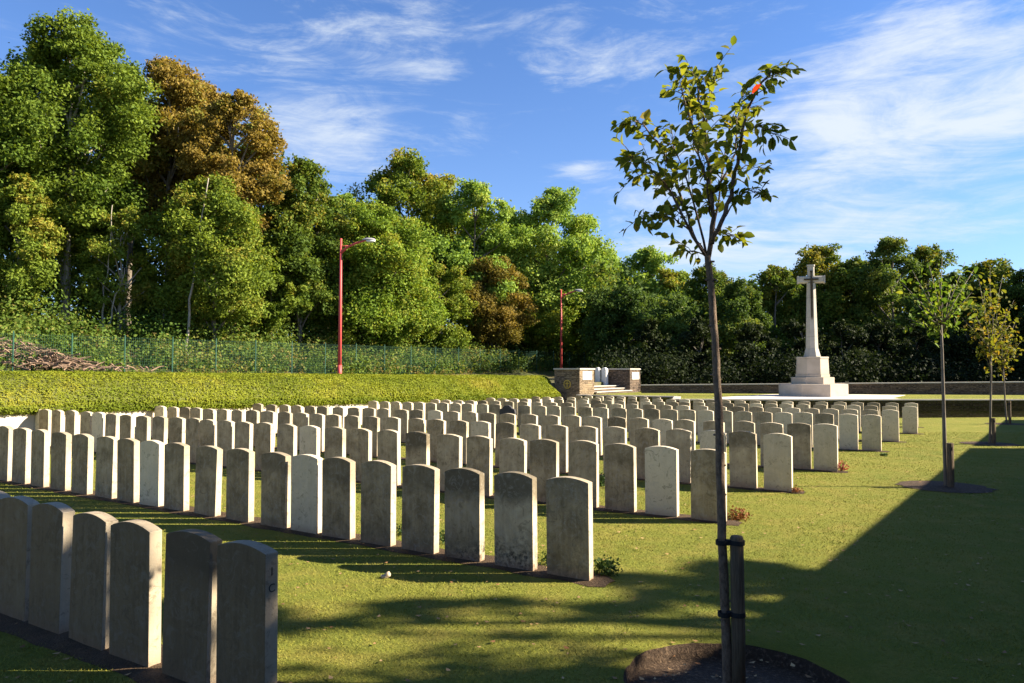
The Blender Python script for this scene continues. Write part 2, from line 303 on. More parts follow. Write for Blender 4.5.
gv = [[(U.x*a + V.x*b, U.y*a + V.y*b) for a in GU] for b in GV]
verts = [(x, y, ground_z(x, y)) for r_ in gv for x, y in r_]; nu = len(GU)
faces = [(j*nu + i, j*nu + i + 1, (j+1)*nu + i + 1, (j+1)*nu + i) for j in range(len(GV) - 1) for i in range(nu - 1)
         if not (-2.01 < GU[i] < -.5 and 2.99 < GV[j] < 4.5)]
# the cut circle round the near sapling: lawn ring, earth edge, sunk mulch
nb = 64; k0 = len(verts)
for k in range(nb):
    a_ = k*2*math.pi/nb; c_, s_ = math.cos(a_), math.sin(a_); m_ = 1/max(abs(c_), abs(s_)); r_ = .60*(1 + .012*math.sin(5*a_) + .010*math.sin(11*a_ + 1) + .006*math.sin(23*a_))
    for (du, dv_, dz_) in ((c_*m_ - 1 , s_*m_ + 4, 0), (c_*r_ - 1.12, s_*r_ + 4.0, .004), (c_*(r_ - .015) - 1.12, s_*(r_ - .015) + 4.0, -.075), (c_*.3 - 1.12, s_*.3 + 4.0, -.06), (-1.12, 4.0, -.05)):
        p_ = U*du + V*dv_; verts.append((p_.x, p_.y, gz(p_.x, p_.y) + dz_))
pit0 = len(faces)
for ring in (0, 1, 2, 3):
    for k in range(nb): q = (k + 1) % nb; faces.append((k0 + 5*k + ring, k0 + 5*q + ring, k0 + 5*q + ring + 1, k0 + 5*k + ring + 1))
me = np_mesh('ground', verts, faces); me.materials.append(M['lawn']); me.materials.append(M['rough_ground']); me.materials.append(M['mulch'])
for p in me.polygons:
    if p.index >= pit0: p.material_index = 0 if p.index < pit0 + nb else 2; continue
    c_ = p.center; u_ = c_.x*U.x + c_.y*U.y
    p.material_index = 1 if (u_ < -17.6 or c_.y > 41.5) else 0
g = link('ground', me); g['kind'] = 'structure'

TERR = .46
W = [uv(-16.5, 31.9), uv(-11.6, 31.9), Vector((6.45, 29.8, 0)), Vector((20.8, 30.1, 0)), Vector((46, 30.7, 0))]
BW = [Vector((6.95, 39.8, 0)), Vector((25.6, 37.3, 0)), Vector((46, 34.8, 0))]
poly = [p for p in W] + [BW[2] + Vector((0, .6, 0)), BW[1] + Vector((0, .6, 0)), BW[0] + Vector((0, .3, 0)), uv(-16.2, 39.7), uv(-16.5, 33.8)]
bm = bmesh.new(); prism(bm, [(p.x, p.y) for p in poly], -.6, TERR); o = from_bm('terrace_lawn', bm, M['lawn']); o['kind'] = 'structure'
pv = [Vector((8.9, 31.2, 0)), Vector((8.9, 32.9, 0)), Vector((12.3, 36.6, 0)), Vector((13.2, 37.6, 0)), Vector((17.6, 37.4, 0)), Vector((19.4, 36.6, 0)), Vector((16.6, 32.5, 0)), Vector((16.3, 31.0, 0))]
pv[0].y = 30.12; pv[-1].y = 30.27
bm = bmesh.new(); prism(bm, [(p.x, p.y) for p in pv], TERR - .03, TERR + .012); o = from_bm('paving', bm, M['paving']); o['kind'] = 'structure'

def wall_run(name, pts, z0, tops, thick, m, label, cat, cope=.05, cope_over=.03, m2='coping', parts=True, flip=1):
    """masonry wall following a line of points, coping stones on it as its part; UVs in metres"""
    bm = bmesh.new(); uvl = bm.loops.layers.uv.new('UVMap'); s = 0; cb = bmesh.new()
    for i in range(len(pts) - 1):
        a, b = pts[i], pts[i+1]; d = (b - a); L = d.length; d = d.normalized(); n = Vector((-d.y, d.x, 0))*thick*flip
        za, zb = tops[i] - cope, tops[i+1] - cope; e = d*.0
        P = [a, b, b + n, a + n]; zt = [za, zb, zb, za]
        lo = [bm.verts.new((p.x, p.y, z0)) for p in P]; hi = [bm.verts.new((p.x, p.y, zt[k])) for k, p in enumerate(P)]
        ln = [L, thick, L, thick]; ss = [s, 0, s, 0]
        for k in range(4):
            q = (k + 1) % 4; f = bm.faces.new((lo[k], lo[q], hi[q], hi[k]))
            uvs = [(ss[k], z0), (ss[k] + ln[k], z0), (ss[k] + ln[k], zt[q]), (ss[k], zt[k])]
            for lp, w_ in zip(f.loops, uvs): lp[uvl].uv = w_
        bm.faces.new(hi); bm.faces.new(lo); s += L
        nn = n.normalized()*cope_over; dd = d*(.03 if i in (0,) else 0)
        prism(cb, [tuple((p)[:2]) for p in (a - nn - dd, b - nn + d*.02, b + n + nn + d*.02, a + n + nn - dd)], [za, zb, zb, za], [za + cope, zb + cope, zb + cope, za + cope])
    root = empty(name, pts[0]); tag(root, label, cat)
    for nm, bb, mm in (('masonry', bm, m), ('coping', cb, m2)):
        bmesh.ops.translate(bb, verts=bb.verts, vec=-root.location); from_bm(nm, bb, M[mm], root)
    return root
wall_run('retaining_wall', W, -.5, [.50, .512, .512, .512, .512], .25, 'rubble', 'low dark rubble wall with pale coping holding up the cross terrace', 'wall', .05, .02)
wall_run('boundary_wall', BW, .2, [.90, 1.135, 1.3], .35, 'rubble', 'dark rubble wall running behind the stone cross below the dark trees', 'wall', .05, .03)
# unseen brick wall added in place of buildings: its top edge throws the straight shadow
def side_wall(y0, y1, label):
    L = 5.54; X = lambda y: 4.80 + .752*(y - 9.22) + L
    a, b = Vector((X(y0), y0, 0)), Vector((X(y1), y1, 0)); z0 = -.4
    bm = bmesh.new(); uvl = bm.loops.layers.uv.new('UVMap'); P = [a, b, b + Vector((.32, 0, 0)), a + Vector((.32, 0, 0))]; top = 3.2 + gz(b.x, b.y)*.0
    lo = [bm.verts.new((p.x - a.x, p.y - a.y, z0)) for p in P]; hi = [bm.verts.new((p.x - a.x, p.y - a.y, top - .08)) for p in P]
    ln = [(b - a).length, .32, (b - a).length, .32]
    for k in range(4):
        q = (k + 1) % 4; f = bm.faces.new((lo[k], lo[q], hi[q], hi[k]))
        for lp, w_ in zip(f.loops, [(0, z0), (ln[k], z0), (ln[k], top), (0, top)]): lp[uvl].uv = w_
    bm.faces.new(hi); bm.faces.new(lo)
    root = empty('shadow_wall', a); tag(root, label, 'wall'); from_bm('masonry', bm, M['brick'], root)
    cb = bmesh.new(); prism(cb, [(p.x - a.x + (-.02 if i in (0, 1) else .02), p.y - a.y) for i, p in enumerate(P)], top - .08, top); from_bm('coping', cb, M['coping'], root)
side_wall(-14, 17.0, 'long tall unseen brick wall added to cast the big diagonal shadow beside the young trees')
side_wall(17.5, 28.35, 'shorter unseen brick wall added past the gap to shade the farthest young tree')

# cream wall along the row ends, leafy bank above it
bm = bmesh.new(); a0, a1 = -8, 33.2
def wtop(v): return .62 - .0135*(max(v, 0) - 14.3)
pts = []; root_loc = uv(-17.35, 0)
st = [a0, 0, 6, 12, 18, 24, 30, 31.9]
for (va, vb) in zip(st, st[1:]):
    vs = [bm.verts.new((v_, y_, z_)) for v_, y_, z_ in ((va, 0, -.6), (vb, 0, -.6), (vb, 0, wtop(vb)), (va, 0, wtop(va)), (va, .3, -.6), (vb, .3, -.6), (vb, .3, wtop(vb)), (va, .3, wtop(va)))]
    for f in ((0,1,2,3),(7,6,5,4),(3,2,6,7)) + (((0,3,7,4),) if va == a0 else ()) + (((1,5,6,2),) if vb == st[-1] else ()): bm.faces.new([vs[i] for i in f])
o = from_bm('cream_wall', bm, M['cream_render']); o.location = root_loc; o.rotation_euler = (0, 0, math.atan2(V.y, V.x))
tag(o, 'low sunlit cream wall at the left ends of the rows under the bank', 'wall')
# local frame of bank: x along V, y away from the plot (-U)
BANK = Matrix.Translation(root_loc) @ Matrix.Rotation(math.atan2(V.y, V.x), 4, 'Z')
def btop(v): return 1.50 - .0105*(v - 14)
def bank_profile(v, s):                          # s 0..1 from the overhang over the wall, up the face and across the top
    z0 = wtop(v) - .05; z1 = btop(v)
    P = [(-.03, z0 + .05), (-.08, z0 + .13), (-.05, z0 + .30), (.25, z0 + .58), (.70, z1 - .12), (1.15, z1 - .01), (2.2, z1 + .01), (3.4, z1)]
    k = s*(len(P) - 1); i = min(int(k), len(P) - 2); f = k - i
    return P[i][0]*(1-f) + P[i+1][0]*f, P[i][1]*(1-f) + P[i+1][1]*f
nv, ns = 400, 22; VS = np.linspace(-8, 31.7, nv); vb = []
from mathutils import noise as mn
END = 31.7
def bank_pt(v, s, amp=1):
    y, z = bank_profile(v, s)
    e = max(0, (v - (END - .8))/.8); k = math.sqrt(max(0, 1 - e*e)) if e > 0 else 1     # rounded end
    zb = wtop(v) - .1; z = zb + (z - zb)*(.25 + .75*k)
    d = mn.noise((v*.8, s*5, 0))*.07 + mn.noise((v*3.1, s*14, 3))*.035
    sh = max(0, (v - 22)/9.7)*max(0, y - .35)*1.7
    return Vector((v + sh, y - d*amp*(s < .75), z + d*amp*.5))
for v_ in VS:
    for j in range(ns): vb.append(tuple(bank_pt(v_, j/(ns-1))))
fb = [(i*ns + j, (i+1)*ns + j, (i+1)*ns + j + 1, i*ns + j + 1) for i in range(nv-1) for j in range(ns-1)]
me = np_mesh('hedge_bank', vb, fb); 
t = NT('bank_core'); t.color((.075,.085,.016)); M['bank_core'] = t.m
hb = link('hedge_bank', me, M['bank_core']); hb.matrix_world = BANK
tag(hb, 'long sunlit yellow-green clipped bank running behind the cream wall', 'hedge')

# ------------------------------------------------------------------ leaves
def quat_frames(n, nrm, jitter=1.0):
    """random frames whose normal leans to nrm (n,3)"""
    r = rng.normal(size=(n, 3)); nn = nrm + r*jitter; nn /= np.linalg.norm(nn, axis=1)[:, None] + 1e-9
    a = np.cross(nn, rng.normal(size=(n, 3))); a /= np.linalg.norm(a, axis=1)[:, None] + 1e-9
    return a, np.cross(nn, a), nn
def leaf_quads(P, nrm, size, tint, jitter=1.0, asp=.62, bend=.18):
    n = len(P); a, b, nn = quat_frames(n, nrm, jitter); s = (size*rng.uniform(.7, 1.3, n))[:, None]
    v = np.empty((n, 4, 3)); v[:, 0] = P - a*s; v[:, 1] = P + b*s*asp - nn*s*bend; v[:, 2] = P + a*s; v[:, 3] = P - b*s*asp - nn*s*bend
    f = np.arange(n*4).reshape(n, 4); return v.reshape(-1, 3), f, np.repeat(tint, 4)
def cat_leaves(parts):
    vs, fs, ts = [], [], []; k = 0
    for v, f, t_ in parts: vs.append(v); fs.append(f + k); ts.append(t_); k += len(v)
    return np.concatenate(vs), np.concatenate(fs), np.concatenate(ts)

# leaves of the bank: a shell of small sprigs
n = 150000; vv = 31.68 - (rng.random(n)**1.0)*36; ss = rng.random(n)**.8*.88
P = np.empty((n, 3)); Nn = np.empty((n, 3)); tt = np.empty(n)
for i in range(n):
    v_, s_ = float(vv[i]), float(ss[i]); p = bank_pt(v_, s_); q = bank_pt(v_, min(1, s_ + .03)); d = q - p
    nr = Vector((0, -d.z, d.y)); nr.normalize() if nr.length > 0 else None
    k = .045 - .02*(v_ < 8)
    P[i] = p + nr*random.uniform(-.02, k + .02); Nn[i] = nr
    tt[i] = .5 + .55*mn.noise((v_*.45, s_*3, 9)) + .30*mn.noise((v_*2.5, s_*8, 2)) - .35*(s_ < .22) + random.uniform(-.07, .07)
dist = np.clip((vv + 6)/30, .35, 1.3)
v4, f4, t4 = leaf_quads(P, Nn + np.array([0, 0, .3]), .026*dist + .012, tt, .6)
me = np_mesh('foliage', v4, f4, {'tint': t4}); fo = link('foliage', me, M['leaf_hedge'], hb)

# ------------------------------------------------------------------ trees
def blob(center, rad, n, size, tone, flat=.75, up=.5, out=1.0, jit=.8, shell=.55):
    d = rng.normal(size=(n, 3)); d /= np.linalg.norm(d, axis=1)[:, None]
    r = (shell + (1 - shell)*rng.random(n)[:, None]**.6)*(1 + .35*(rng.random(n)[:, None] < .22)*rng.random(n)[:, None]); d = d + rng.normal(size=(n, 3))*.12
    P = center + d*r*rad*np.array([1, 1, flat]); N = d*out + np.array([0, 0, up])
    return leaf_quads(P, N, size, tone + rng.uniform(-.22, .22, n), jit)
def limb(bm, p, q, r0, r1, sag=0, n=6, seg=5):
    p, q = Vector(p), Vector(q); L = (q - p).length
    off = Vector((random.uniform(-1, 1), random.uniform(-1, 1), random.uniform(-.3, .6)))*L*.07
    pts = [p.lerp(q, t_) + off*math.sin(t_*math.pi) for t_ in [k/seg for k in range(seg + 1)]]
    tube(bm, pts, [r0 + (r1 - r0)*k/seg for k in range(seg + 1)], n); return pts
def fence_y(x):
    k = (x - 512)/F; return 34.5 + 1.94*(k*34.5 + 23.25)/(1.59 - 1.94*k)
def make_tree(x, top, hw, Y, leafm, label, base_y=None, bottom=None, dens=1.0, leaf=.16, name='tree', tone=.45, barkm='bark_wood', lobes=12, trunk_lean=0, group='trees of the surrounding wood', loc=None, hgt=None, tr=None, zlow=None):
    """crown from (x, top) down to bottom in photo terms; hw half width in photo pixels"""
    if loc is None:
        if x < 600: Y = max(Y, fence_y(min(x, 575)) + 2.6 + Y*.03)
        c = at(x, 300, Y); base = Vector((c.x, Y, 0)); base.z = ground_z(base.x, Y) - .1
        ztop = at(x, top, Y).z; Rr = hw*Y/F
    else: base = Vector(loc); ztop = hgt; Rr = hw
    zb = at(x, bottom, Y).z if bottom is not None else (zlow if zlow is not None else base.z + (ztop - base.z)*.16)
    root = empty(name, base); tag(root, label, 'tree', group)
    leaf *= .66; lobes = int(lobes*1.35)
    c0 = Vector((0, 0, (ztop + zb)/2 - base.z)); hz = (ztop - zb)/2
    bm = bmesh.new(); h = ztop - base.z; tr = tr or .011*h + .05
    lean = Vector((trunk_lean, random.uniform(-.3, .3), 0))
    tp = [Vector((0, 0, 0)) + lean*(k/8)**1.3 + Vector((math.sin(k*1.7 + x)*.1, math.cos(k*1.3 + x)*.1, 0))*(k/8) + Vector((0, 0, h*.86*k/8)) for k in range(9)]
    tube(bm, tp, [tr*(1.25 if k == 0 else 1 - .85*k/8) for k in range(9)], 8)
    parts = []; lob = []
    for i in range(lobes):
        for _ in range(30):
            ph = random.uniform(0, 2*math.pi); zz = -1 + 2*((i + random.random())/lobes)
            rr = math.sqrt(max(.05, 1 - abs(zz)**2.2))*random.uniform(.45, .80)
            p = c0 + Vector((math.cos(ph)*rr*Rr, math.sin(ph)*rr*Rr*.8, zz*hz*.80))
            if all((p - q).length > .38*Rr for q, _ in lob): break
        lr = Rr*random.uniform(.36, .54)*(1 - .25*max(0, zz)); lob.append((p, lr))
    lob.append((c0 + Vector((random.uniform(-.15, .15)*Rr, 0, hz*.80)), Rr*.30))
    for li, (p, lr) in enumerate(lob):
        k = max(1, min(7, int((p.z - lr)/(h*.86)*8))); limb(bm, tp[k], p, tr*.38, .03)
        nc = int(16*dens); lt = tone + random.uniform(-.16, .16)
        for j in range(nc):
            d = Vector((random.gauss(0, 1), random.gauss(0, 1), random.gauss(.15, 1))).normalized()
            cr = lr*random.uniform(.30, .52); q = p + Vector((d.x, d.y, d.z*.85))*lr*random.uniform(.45, 1.0)
            n_ = int(24 + 95*dens*(cr/max(leaf*5.2, .1))**2); n_ = min(n_, 330)
            parts.append(blob(np.array(q), cr, n_, leaf, lt + random.uniform(-.22, .22) + .06*d.z, random.uniform(.62, 1.0), .55, .7, 1.0, .15))
    from_bm('trunk', bm, M[barkm], root, True)
    v_, f_, t_ = cat_leaves(parts); v_[:, 2] = np.maximum(v_[:, 2], .1)
    link('crown', np_mesh('crown', v_, f_, {'tint': t_}), M[leafm], root)
    return root, len(f_)

# ------------------------------------------------------------------ headstones
SW, ST = .381, .076
def stone_profile(w, sh, top, n=10):
    pts = [(-w/2, -.16), (w/2, -.16), (w/2, sh)]
    for i in range(1, n): a = -1 + 2*i/n; pts.append((-a*w/2, sh + (top - sh)*(1 - abs(a)**2)))
    pts.append((-w/2, sh)); return pts
def stone_mesh(name, prof, th, m, bevel=.0045):
    bm = bmesh.new(); a = [bm.verts.new((x, -th/2, z)) for x, z in prof]; b = [bm.verts.new((x, th/2, z)) for x, z in prof]
    bm.faces.new(a); bm.faces.new(b[::-1]); n = len(prof)
    for i in range(n): j = (i+1) % n; bm.faces.new((a[i], b[i], b[j], a[j]))
    bmesh.ops.recalc_face_normals(bm, faces=bm.faces)
    ed = [e for e in bm.edges if e.is_boundary is False and e.calc_face_angle(0) > .5 and min(v.co.z for v in e.verts) > -.1 or (abs(e.verts[0].co.z - e.verts[1].co.z) > .3)]
    bmesh.ops.bevel(bm, geom=ed, offset=bevel, segments=2, affect='EDGES', profile=.6)
    me = bpy.data.meshes.new(name); bm.to_mesh(me); bm.free(); me.materials.append(M[m]); return me
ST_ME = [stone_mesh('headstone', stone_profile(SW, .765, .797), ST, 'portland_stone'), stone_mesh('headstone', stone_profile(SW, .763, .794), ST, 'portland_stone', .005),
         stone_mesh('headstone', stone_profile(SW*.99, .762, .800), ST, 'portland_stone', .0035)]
gr_prof = [(-.26, -.16), (.26, -.16), (.26, .60), (.235, .68), (.16, .70), (.12, .745), (.05, .785), (-.05, .785), (-.12, .745), (-.16, .70), (-.235, .68), (-.26, .60)]
GR_ME = stone_mesh('granite_headstone', gr_prof, .09, 'granite_dark', .006)
ORD = ['first','second','third','fourth','fifth','sixth','seventh','eighth','ninth','tenth','eleventh','twelfth','thirteenth','fourteenth','fifteenth','sixteenth','seventeenth','eighteenth','nineteenth','twentieth',
       'twenty-first','twenty-second','twenty-third','twenty-fourth','twenty-fifth','twenty-sixth','twenty-seventh','twenty-eighth','twenty-ninth','thirtieth','thirty-first','thirty-second','thirty-third']
RN = {'A':'nearest row, in deep shade','B':'second row from the camera','C':'third row from the camera','D':'fourth row from the camera','E':'fifth row from the camera','F':'sixth row from the camera',
      'G':'seventh row from the camera','H':'eighth row from the camera','I':'ninth row from the camera','J':'short last row by the gate'}
CLEAN = {('B',6),('B',11),('C',1),('C',12),('C',24),('C',29),('D',0),('D',2),('D',10),('D',29),('E',0),('E',6),('E',17),('F',4),('F',8),('F',1),('G',0),('G',5),('G',11),('H',0),('H',3),('H',9),('I',0),('I',7),('I',14),('H',17)}
SPEC = {('B',0):(.14,.3,.6),('B',1):(.52,.85,1),('B',2):(.36,.9,1),('B',3):(.14,.4,.3),('B',4):(.12,.2,.3),('B',5):(.12,.5,.2),('B',7):(.08,.55,.1),('B',8):(.14,.2,.3),('C',4):(.2,.5,.3),('C',0):(.22,.2,.1),('C',2):(.18,.3,.2),('C',8):(.30,.9,.1),
        ('A',0):(.05,.3,.3),('A',1):(.0,.8,.2)}
rr = random.Random(11); ROWL = {}
for k, (vv_r, us, dz) in ROWS.items():
    us = list(us)
    if k == 'A': us += [us[-1] - .47, us[-1] - .95]; dz = dz + [14, 14]
    if k == 'B': us += [us[-1] - .53, us[-1] - 1.06]; dz = dz + [30, 30]
    ROWL[k] = (vv_r, us)
    for i, u_ in enumerate(us):
        yaw = rr.gauss(0, .014); lean = rr.gauss(0, .009)
        p = uv(u_ - SW/2, vv_r + ST/2); z = gz(p.x, p.y) + dz[i]/1000*.5 + (0 if k in 'AB' else rr.gauss(0, .004))
        if k == 'F' and i == 20:
            p = uv(u_ - SW/2 + .02, vv_r + ST/2 - .25); o = bpy.data.objects.new('granite_headstone', GR_ME); C.objects.link(o); o.location = (p.x, p.y, gz(p.x, p.y)); o.rotation_euler = (0, 0, -TH)
            tag(o, 'dark grey granite headstone with shouldered top, the only dark one among the pale rows', 'headstone', 'headstones in rows on the lawn'); continue
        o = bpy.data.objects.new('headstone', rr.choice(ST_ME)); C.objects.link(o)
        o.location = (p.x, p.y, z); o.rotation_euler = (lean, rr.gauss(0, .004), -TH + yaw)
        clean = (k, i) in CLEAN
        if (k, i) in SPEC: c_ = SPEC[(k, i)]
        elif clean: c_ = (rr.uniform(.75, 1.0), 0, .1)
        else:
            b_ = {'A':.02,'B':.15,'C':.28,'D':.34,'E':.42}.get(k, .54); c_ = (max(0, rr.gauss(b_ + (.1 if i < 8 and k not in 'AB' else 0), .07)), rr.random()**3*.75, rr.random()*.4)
        o.color = (c_[0], c_[1], c_[2], {'A': rr.uniform(.05, .22), 'B': rr.uniform(.7, 1) if not clean else 1}.get(k, 1))  # low alpha: shade painted into the nearest row's colour
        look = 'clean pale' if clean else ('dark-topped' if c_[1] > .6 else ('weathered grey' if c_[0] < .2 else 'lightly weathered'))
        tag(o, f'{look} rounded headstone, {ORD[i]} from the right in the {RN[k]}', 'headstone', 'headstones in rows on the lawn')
        if (k, i) == ('A', 0):
            for ch, zz in (('1', .655), ('C', .575)):
                cu = bpy.data.curves.new('row_letter', 'FONT'); cu.body = ch; cu.size = .058; cu.extrude = .0012; cu.align_x = 'CENTER'; cu.materials.append(M['lettering'])
                to = bpy.data.objects.new('row_letter', cu); C.objects.link(to); bpy.context.view_layer.update(); me_ = bpy.data.meshes.new_from_object(to.evaluated_get(bpy.context.evaluated_depsgraph_get())); bpy.data.objects.remove(to)
                t_ = bpy.data.objects.new('engraved_letter', me_); C.objects.link(t_); t_.parent = o; t_.location = (SW/2 + .0008, 0, zz); t_.rotation_euler = (R(90), 0, R(90))

# soil strips the stones stand in
for k, (vv_r, us) in ROWL.items():
    n = int((us[0] - us[-1] + .9)/.12); vs = []
    for i in range(n + 1):
        u_ = us[-1] - .5 + (us[0] + .16 - us[-1] + .5)*i/n
        w0 = .08 + .05*mn.noise((u_*3, vv_r, 0)) + (.05 if k in 'A' else 0); w1 = .20 + .06*mn.noise((u_*3, vv_r, 5)); e = 1 if 0 < i < n else .4
        for s_, zz in ((-w0*e, .003), (-w0*e*.5, .012), (ST/2, .02), (ST + w1*e*.6, .012), (ST + w1*e, .003)):
            p = uv(u_, vv_r + s_); vs.append((p.x, p.y, gz(p.x, p.y) + zz + .004*mn.noise((u_*9, s_*9, 1))))
    fs = [(i*5 + j, (i+1)*5 + j, (i+1)*5 + j + 1, i*5 + j + 1) for i in range(n) for j in range(4)]
    o = link('soil_bed', np_mesh('soil_bed', vs, fs), M['soil']); o['kind'] = 'structure'

# ------------------------------------------------------------------ stone cross on its octagonal steps
cr = Vector((14.32, 35.2, 0)); cr = at(812.6, 395.5, 35.2); cr.z = TERR + .012
root = empty('memorial_cross', cr, -R(16.5)); tag(root, 'tall pale stone cross with a bronze sword on stepped octagonal base', 'cross')
ph = R(22.5)
def octo(name, sections, m, hexr=0):
    bm = bmesh.new()
    for r0, r1, z0, z1 in sections: frustum(bm, 8, r0, r1, z0, z1, ph)
    bmesh.ops.bevel(bm, geom=[e for e in bm.edges], offset=.008, segments=1, affect='EDGES'); return from_bm(name, bm, M[m], root)
S_ = 35.2/F
octo('base_step', [(1.60, 1.60, -.1, 12*S_)], 'pale_stone')
octo('middle_step', [(1.0, 1.0, 12*S_ + .003, 18.6*S_)], 'pale_stone')
octo('plinth', [(.80, .80, 18.6*S_ + .003, 21.5*S_), (.77, .74, 21.5*S_ + .003, 36.8*S_), (.76, .76, 36.8*S_ + .003, 38.8*S_)], 'pale_stone')
z0 = 38.8*S_ + .003; zc = 116.3*S_; zt = 131.3*S_
bm = bmesh.new(); frustum(bm, 8, .40, .30, z0, z0 + .40, ph); 
prev = .30
frustum(bm, 8, .29, .205, z0 + .402, zc - .17, ph)
bmesh.ops.bevel(bm, geom=[e for e in bm.edges], offset=.006, segments=1, affect='EDGES'); from_bm('shaft', bm, M['cross_shaft'], root)
bm = bmesh.new()
def chamfer_bar(bm, axis, a, b, w, d, c_=.045):
    pr = [(-w+c_, -d), (w-c_, -d), (w, -d+c_), (w, d-c_), (w-c_, d), (-w+c_, d), (-w, d-c_), (-w, -d+c_)]
    fn = (lambda p, s: (p[0], p[1], s)) if axis == 'z' else (lambda p, s: (s, p[1], p[0] + zc))
    A = [bm.verts.new(fn(p, a)) for p in pr]; B = [bm.verts.new(fn(p, b)) for p in pr]; bm.faces.new(A); bm.faces.new(B)
    for i in range(8): bm.faces.new((A[i], A[(i+1) % 8], B[(i+1) % 8], B[i]))
chamfer_bar(bm, 'z', zc + .165, zt - .09, .15, .135); chamfer_bar(bm, 'z', zt - .088, zt, .175, .15)
from_bm('cross_head', bm, M['cross_shaft'], root)
bm = bmesh.new(); chamfer_bar(bm, 'x', -.55, .55, .165, .14)
for s in (-1, 1):
    box(bm, min(s*.552, s*.62), max(s*.552, s*.62), -.16, .16, zc - .185, zc + .185)
from_bm('cross_arm', bm, M['cross_shaft'], root)
bm = bmesh.new()
bl = [(-.055, zc + .06), (.055, zc + .06), (.04, zc - 1.75), (0, zc - 1.95), (-.04, zc - 1.75)]
def slab(bm, pts, y0, y1):
    a = [bm.verts.new((x, y0 + (0 if len(pts) < 9 else 0), z)) for x, z in pts]; b = [bm.verts.new((x, y1, z)) for x, z in pts]
    bm.faces.new(a); bm.faces.new(b)
    for i in range(len(pts)): j = (i+1) % len(pts); bm.faces.new((a[i], a[j], b[j], b[i]))
slab(bm, bl, -.285, -.235)
slab(bm, [(-.32, zc - .03), (.32, zc - .03), (.32, zc + .035), (-.32, zc + .035)], -.20, -.141)
slab(bm, [(-.025, zc + .036), (.025, zc + .036), (.03, zc + .34), (-.03, zc + .34)], -.19, -.14)
slab(bm, [(-.05, zc + .341), (.05, zc + .341), (.05, zc + .42), (-.05, zc + .42)], -.20, -.14)
from_bm('sword', bm, M['bronze'], root)

# ------------------------------------------------------------------ gate: two rubble piers, steps, white gateposts
def pier(u0, u1, v0, v1, z0, z1, label, m, plaque_v, emblem=False):
    o0 = uv(u1, v0); root = empty('gate_pier', (o0.x, o0.y, z0), -TH); tag(root, label, 'pier')
    bm = bmesh.new(); uvl = bm.loops.layers.uv.new('UVMap'); x0, x1, y0, y1, h = u0 - u1, 0, 0, v1 - v0, z1 - z0
    vs = box(bm, x0, x1, y0, y1, 0, h - .07)
    for f in bm.faces:
        for lp in f.loops:
            c_ = lp.vert.co; lp[uvl].uv = (c_.x, c_.z) if abs(f.normal.y) > .5 or abs((f.calc_center_median() - Vector(((x0+x1)/2, 0, 0))).x) < .01 and f.calc_center_median().y in (y0, y1) else (c_.y, c_.z)
    bm.normal_update()
    for f in bm.faces:
        for lp in f.loops: c_ = lp.vert.co; lp[uvl].uv = (c_.x, c_.z) if abs(f.normal.y) > .5 else (c_.y + 3.3, c_.z)
    from_bm('masonry', bm, M[m], root)
    bm = bmesh.new(); box(bm, x0 - .04, x1 + .04, y0 - .04, y1 + .04, h - .07, h); from_bm('coping', bm, M['coping'], root)
    a, b, zl, zh = plaque_v
    bm = bmesh.new(); box(bm, .0, .03, a - v0, b - v0, zl - z0, zh - z0); from_bm('plaque', bm, M['white_panel'], root)
    if emblem:
        bm = bmesh.new(); cx, cz = -.68, .98; r = .20
        pts = [(cx + r*math.cos(k*math.pi/8), cz + r*1.1*math.sin(k*math.pi/8)) for k in range(16)]; pin = [(cx + r*.8*math.cos(k*math.pi/8), cz + r*.9*math.sin(k*math.pi/8)) for k in range(16)]
        A = [bm.verts.new((x, -.03, z)) for x, z in pts]; B = [bm.verts.new((x, -.03, z)) for x, z in pin]; A2 = [bm.verts.new((x, .0, z)) for x, z in pts]; B2 = [bm.verts.new((x, 0, z)) for x, z in pin]
        for k in range(16):
            j = (k+1) % 16; bm.faces.new((A[k], A[j], B[j], B[k])); bm.faces.new((A[k], A[j], A2[j], A2[k])); bm.faces.new((B[k], B[j], B2[j], B2[k]))
        for x0_, x1_, z0_, z1_ in ((cx - .022, cx + .022, cz - .15, cz + .15), (cx - .10, cx - .0225, cz + .02, cz + .062), (cx + .0225, cx + .10, cz + .02, cz + .062)):
            box(bm, x0_, x1_, -.028, .0, z0_, z1_)
        from_bm('emblem', bm, M['gilt'], root)
    return root
pier(-17.9, -16.5, 32.2, 33.8, .0, 1.77, 'left rubble gate pier with sunlit plaque and gold cross emblem', 'rubble_warm', (32.48, 33.5, 1.20, 1.62), True)
pier(-17.95, -16.5, 38.3, 39.8, .2, 1.78, 'right rubble gate pier in shade with a pale plaque above the steps', 'rubble', (38.55, 39.55, 1.17, 1.56))
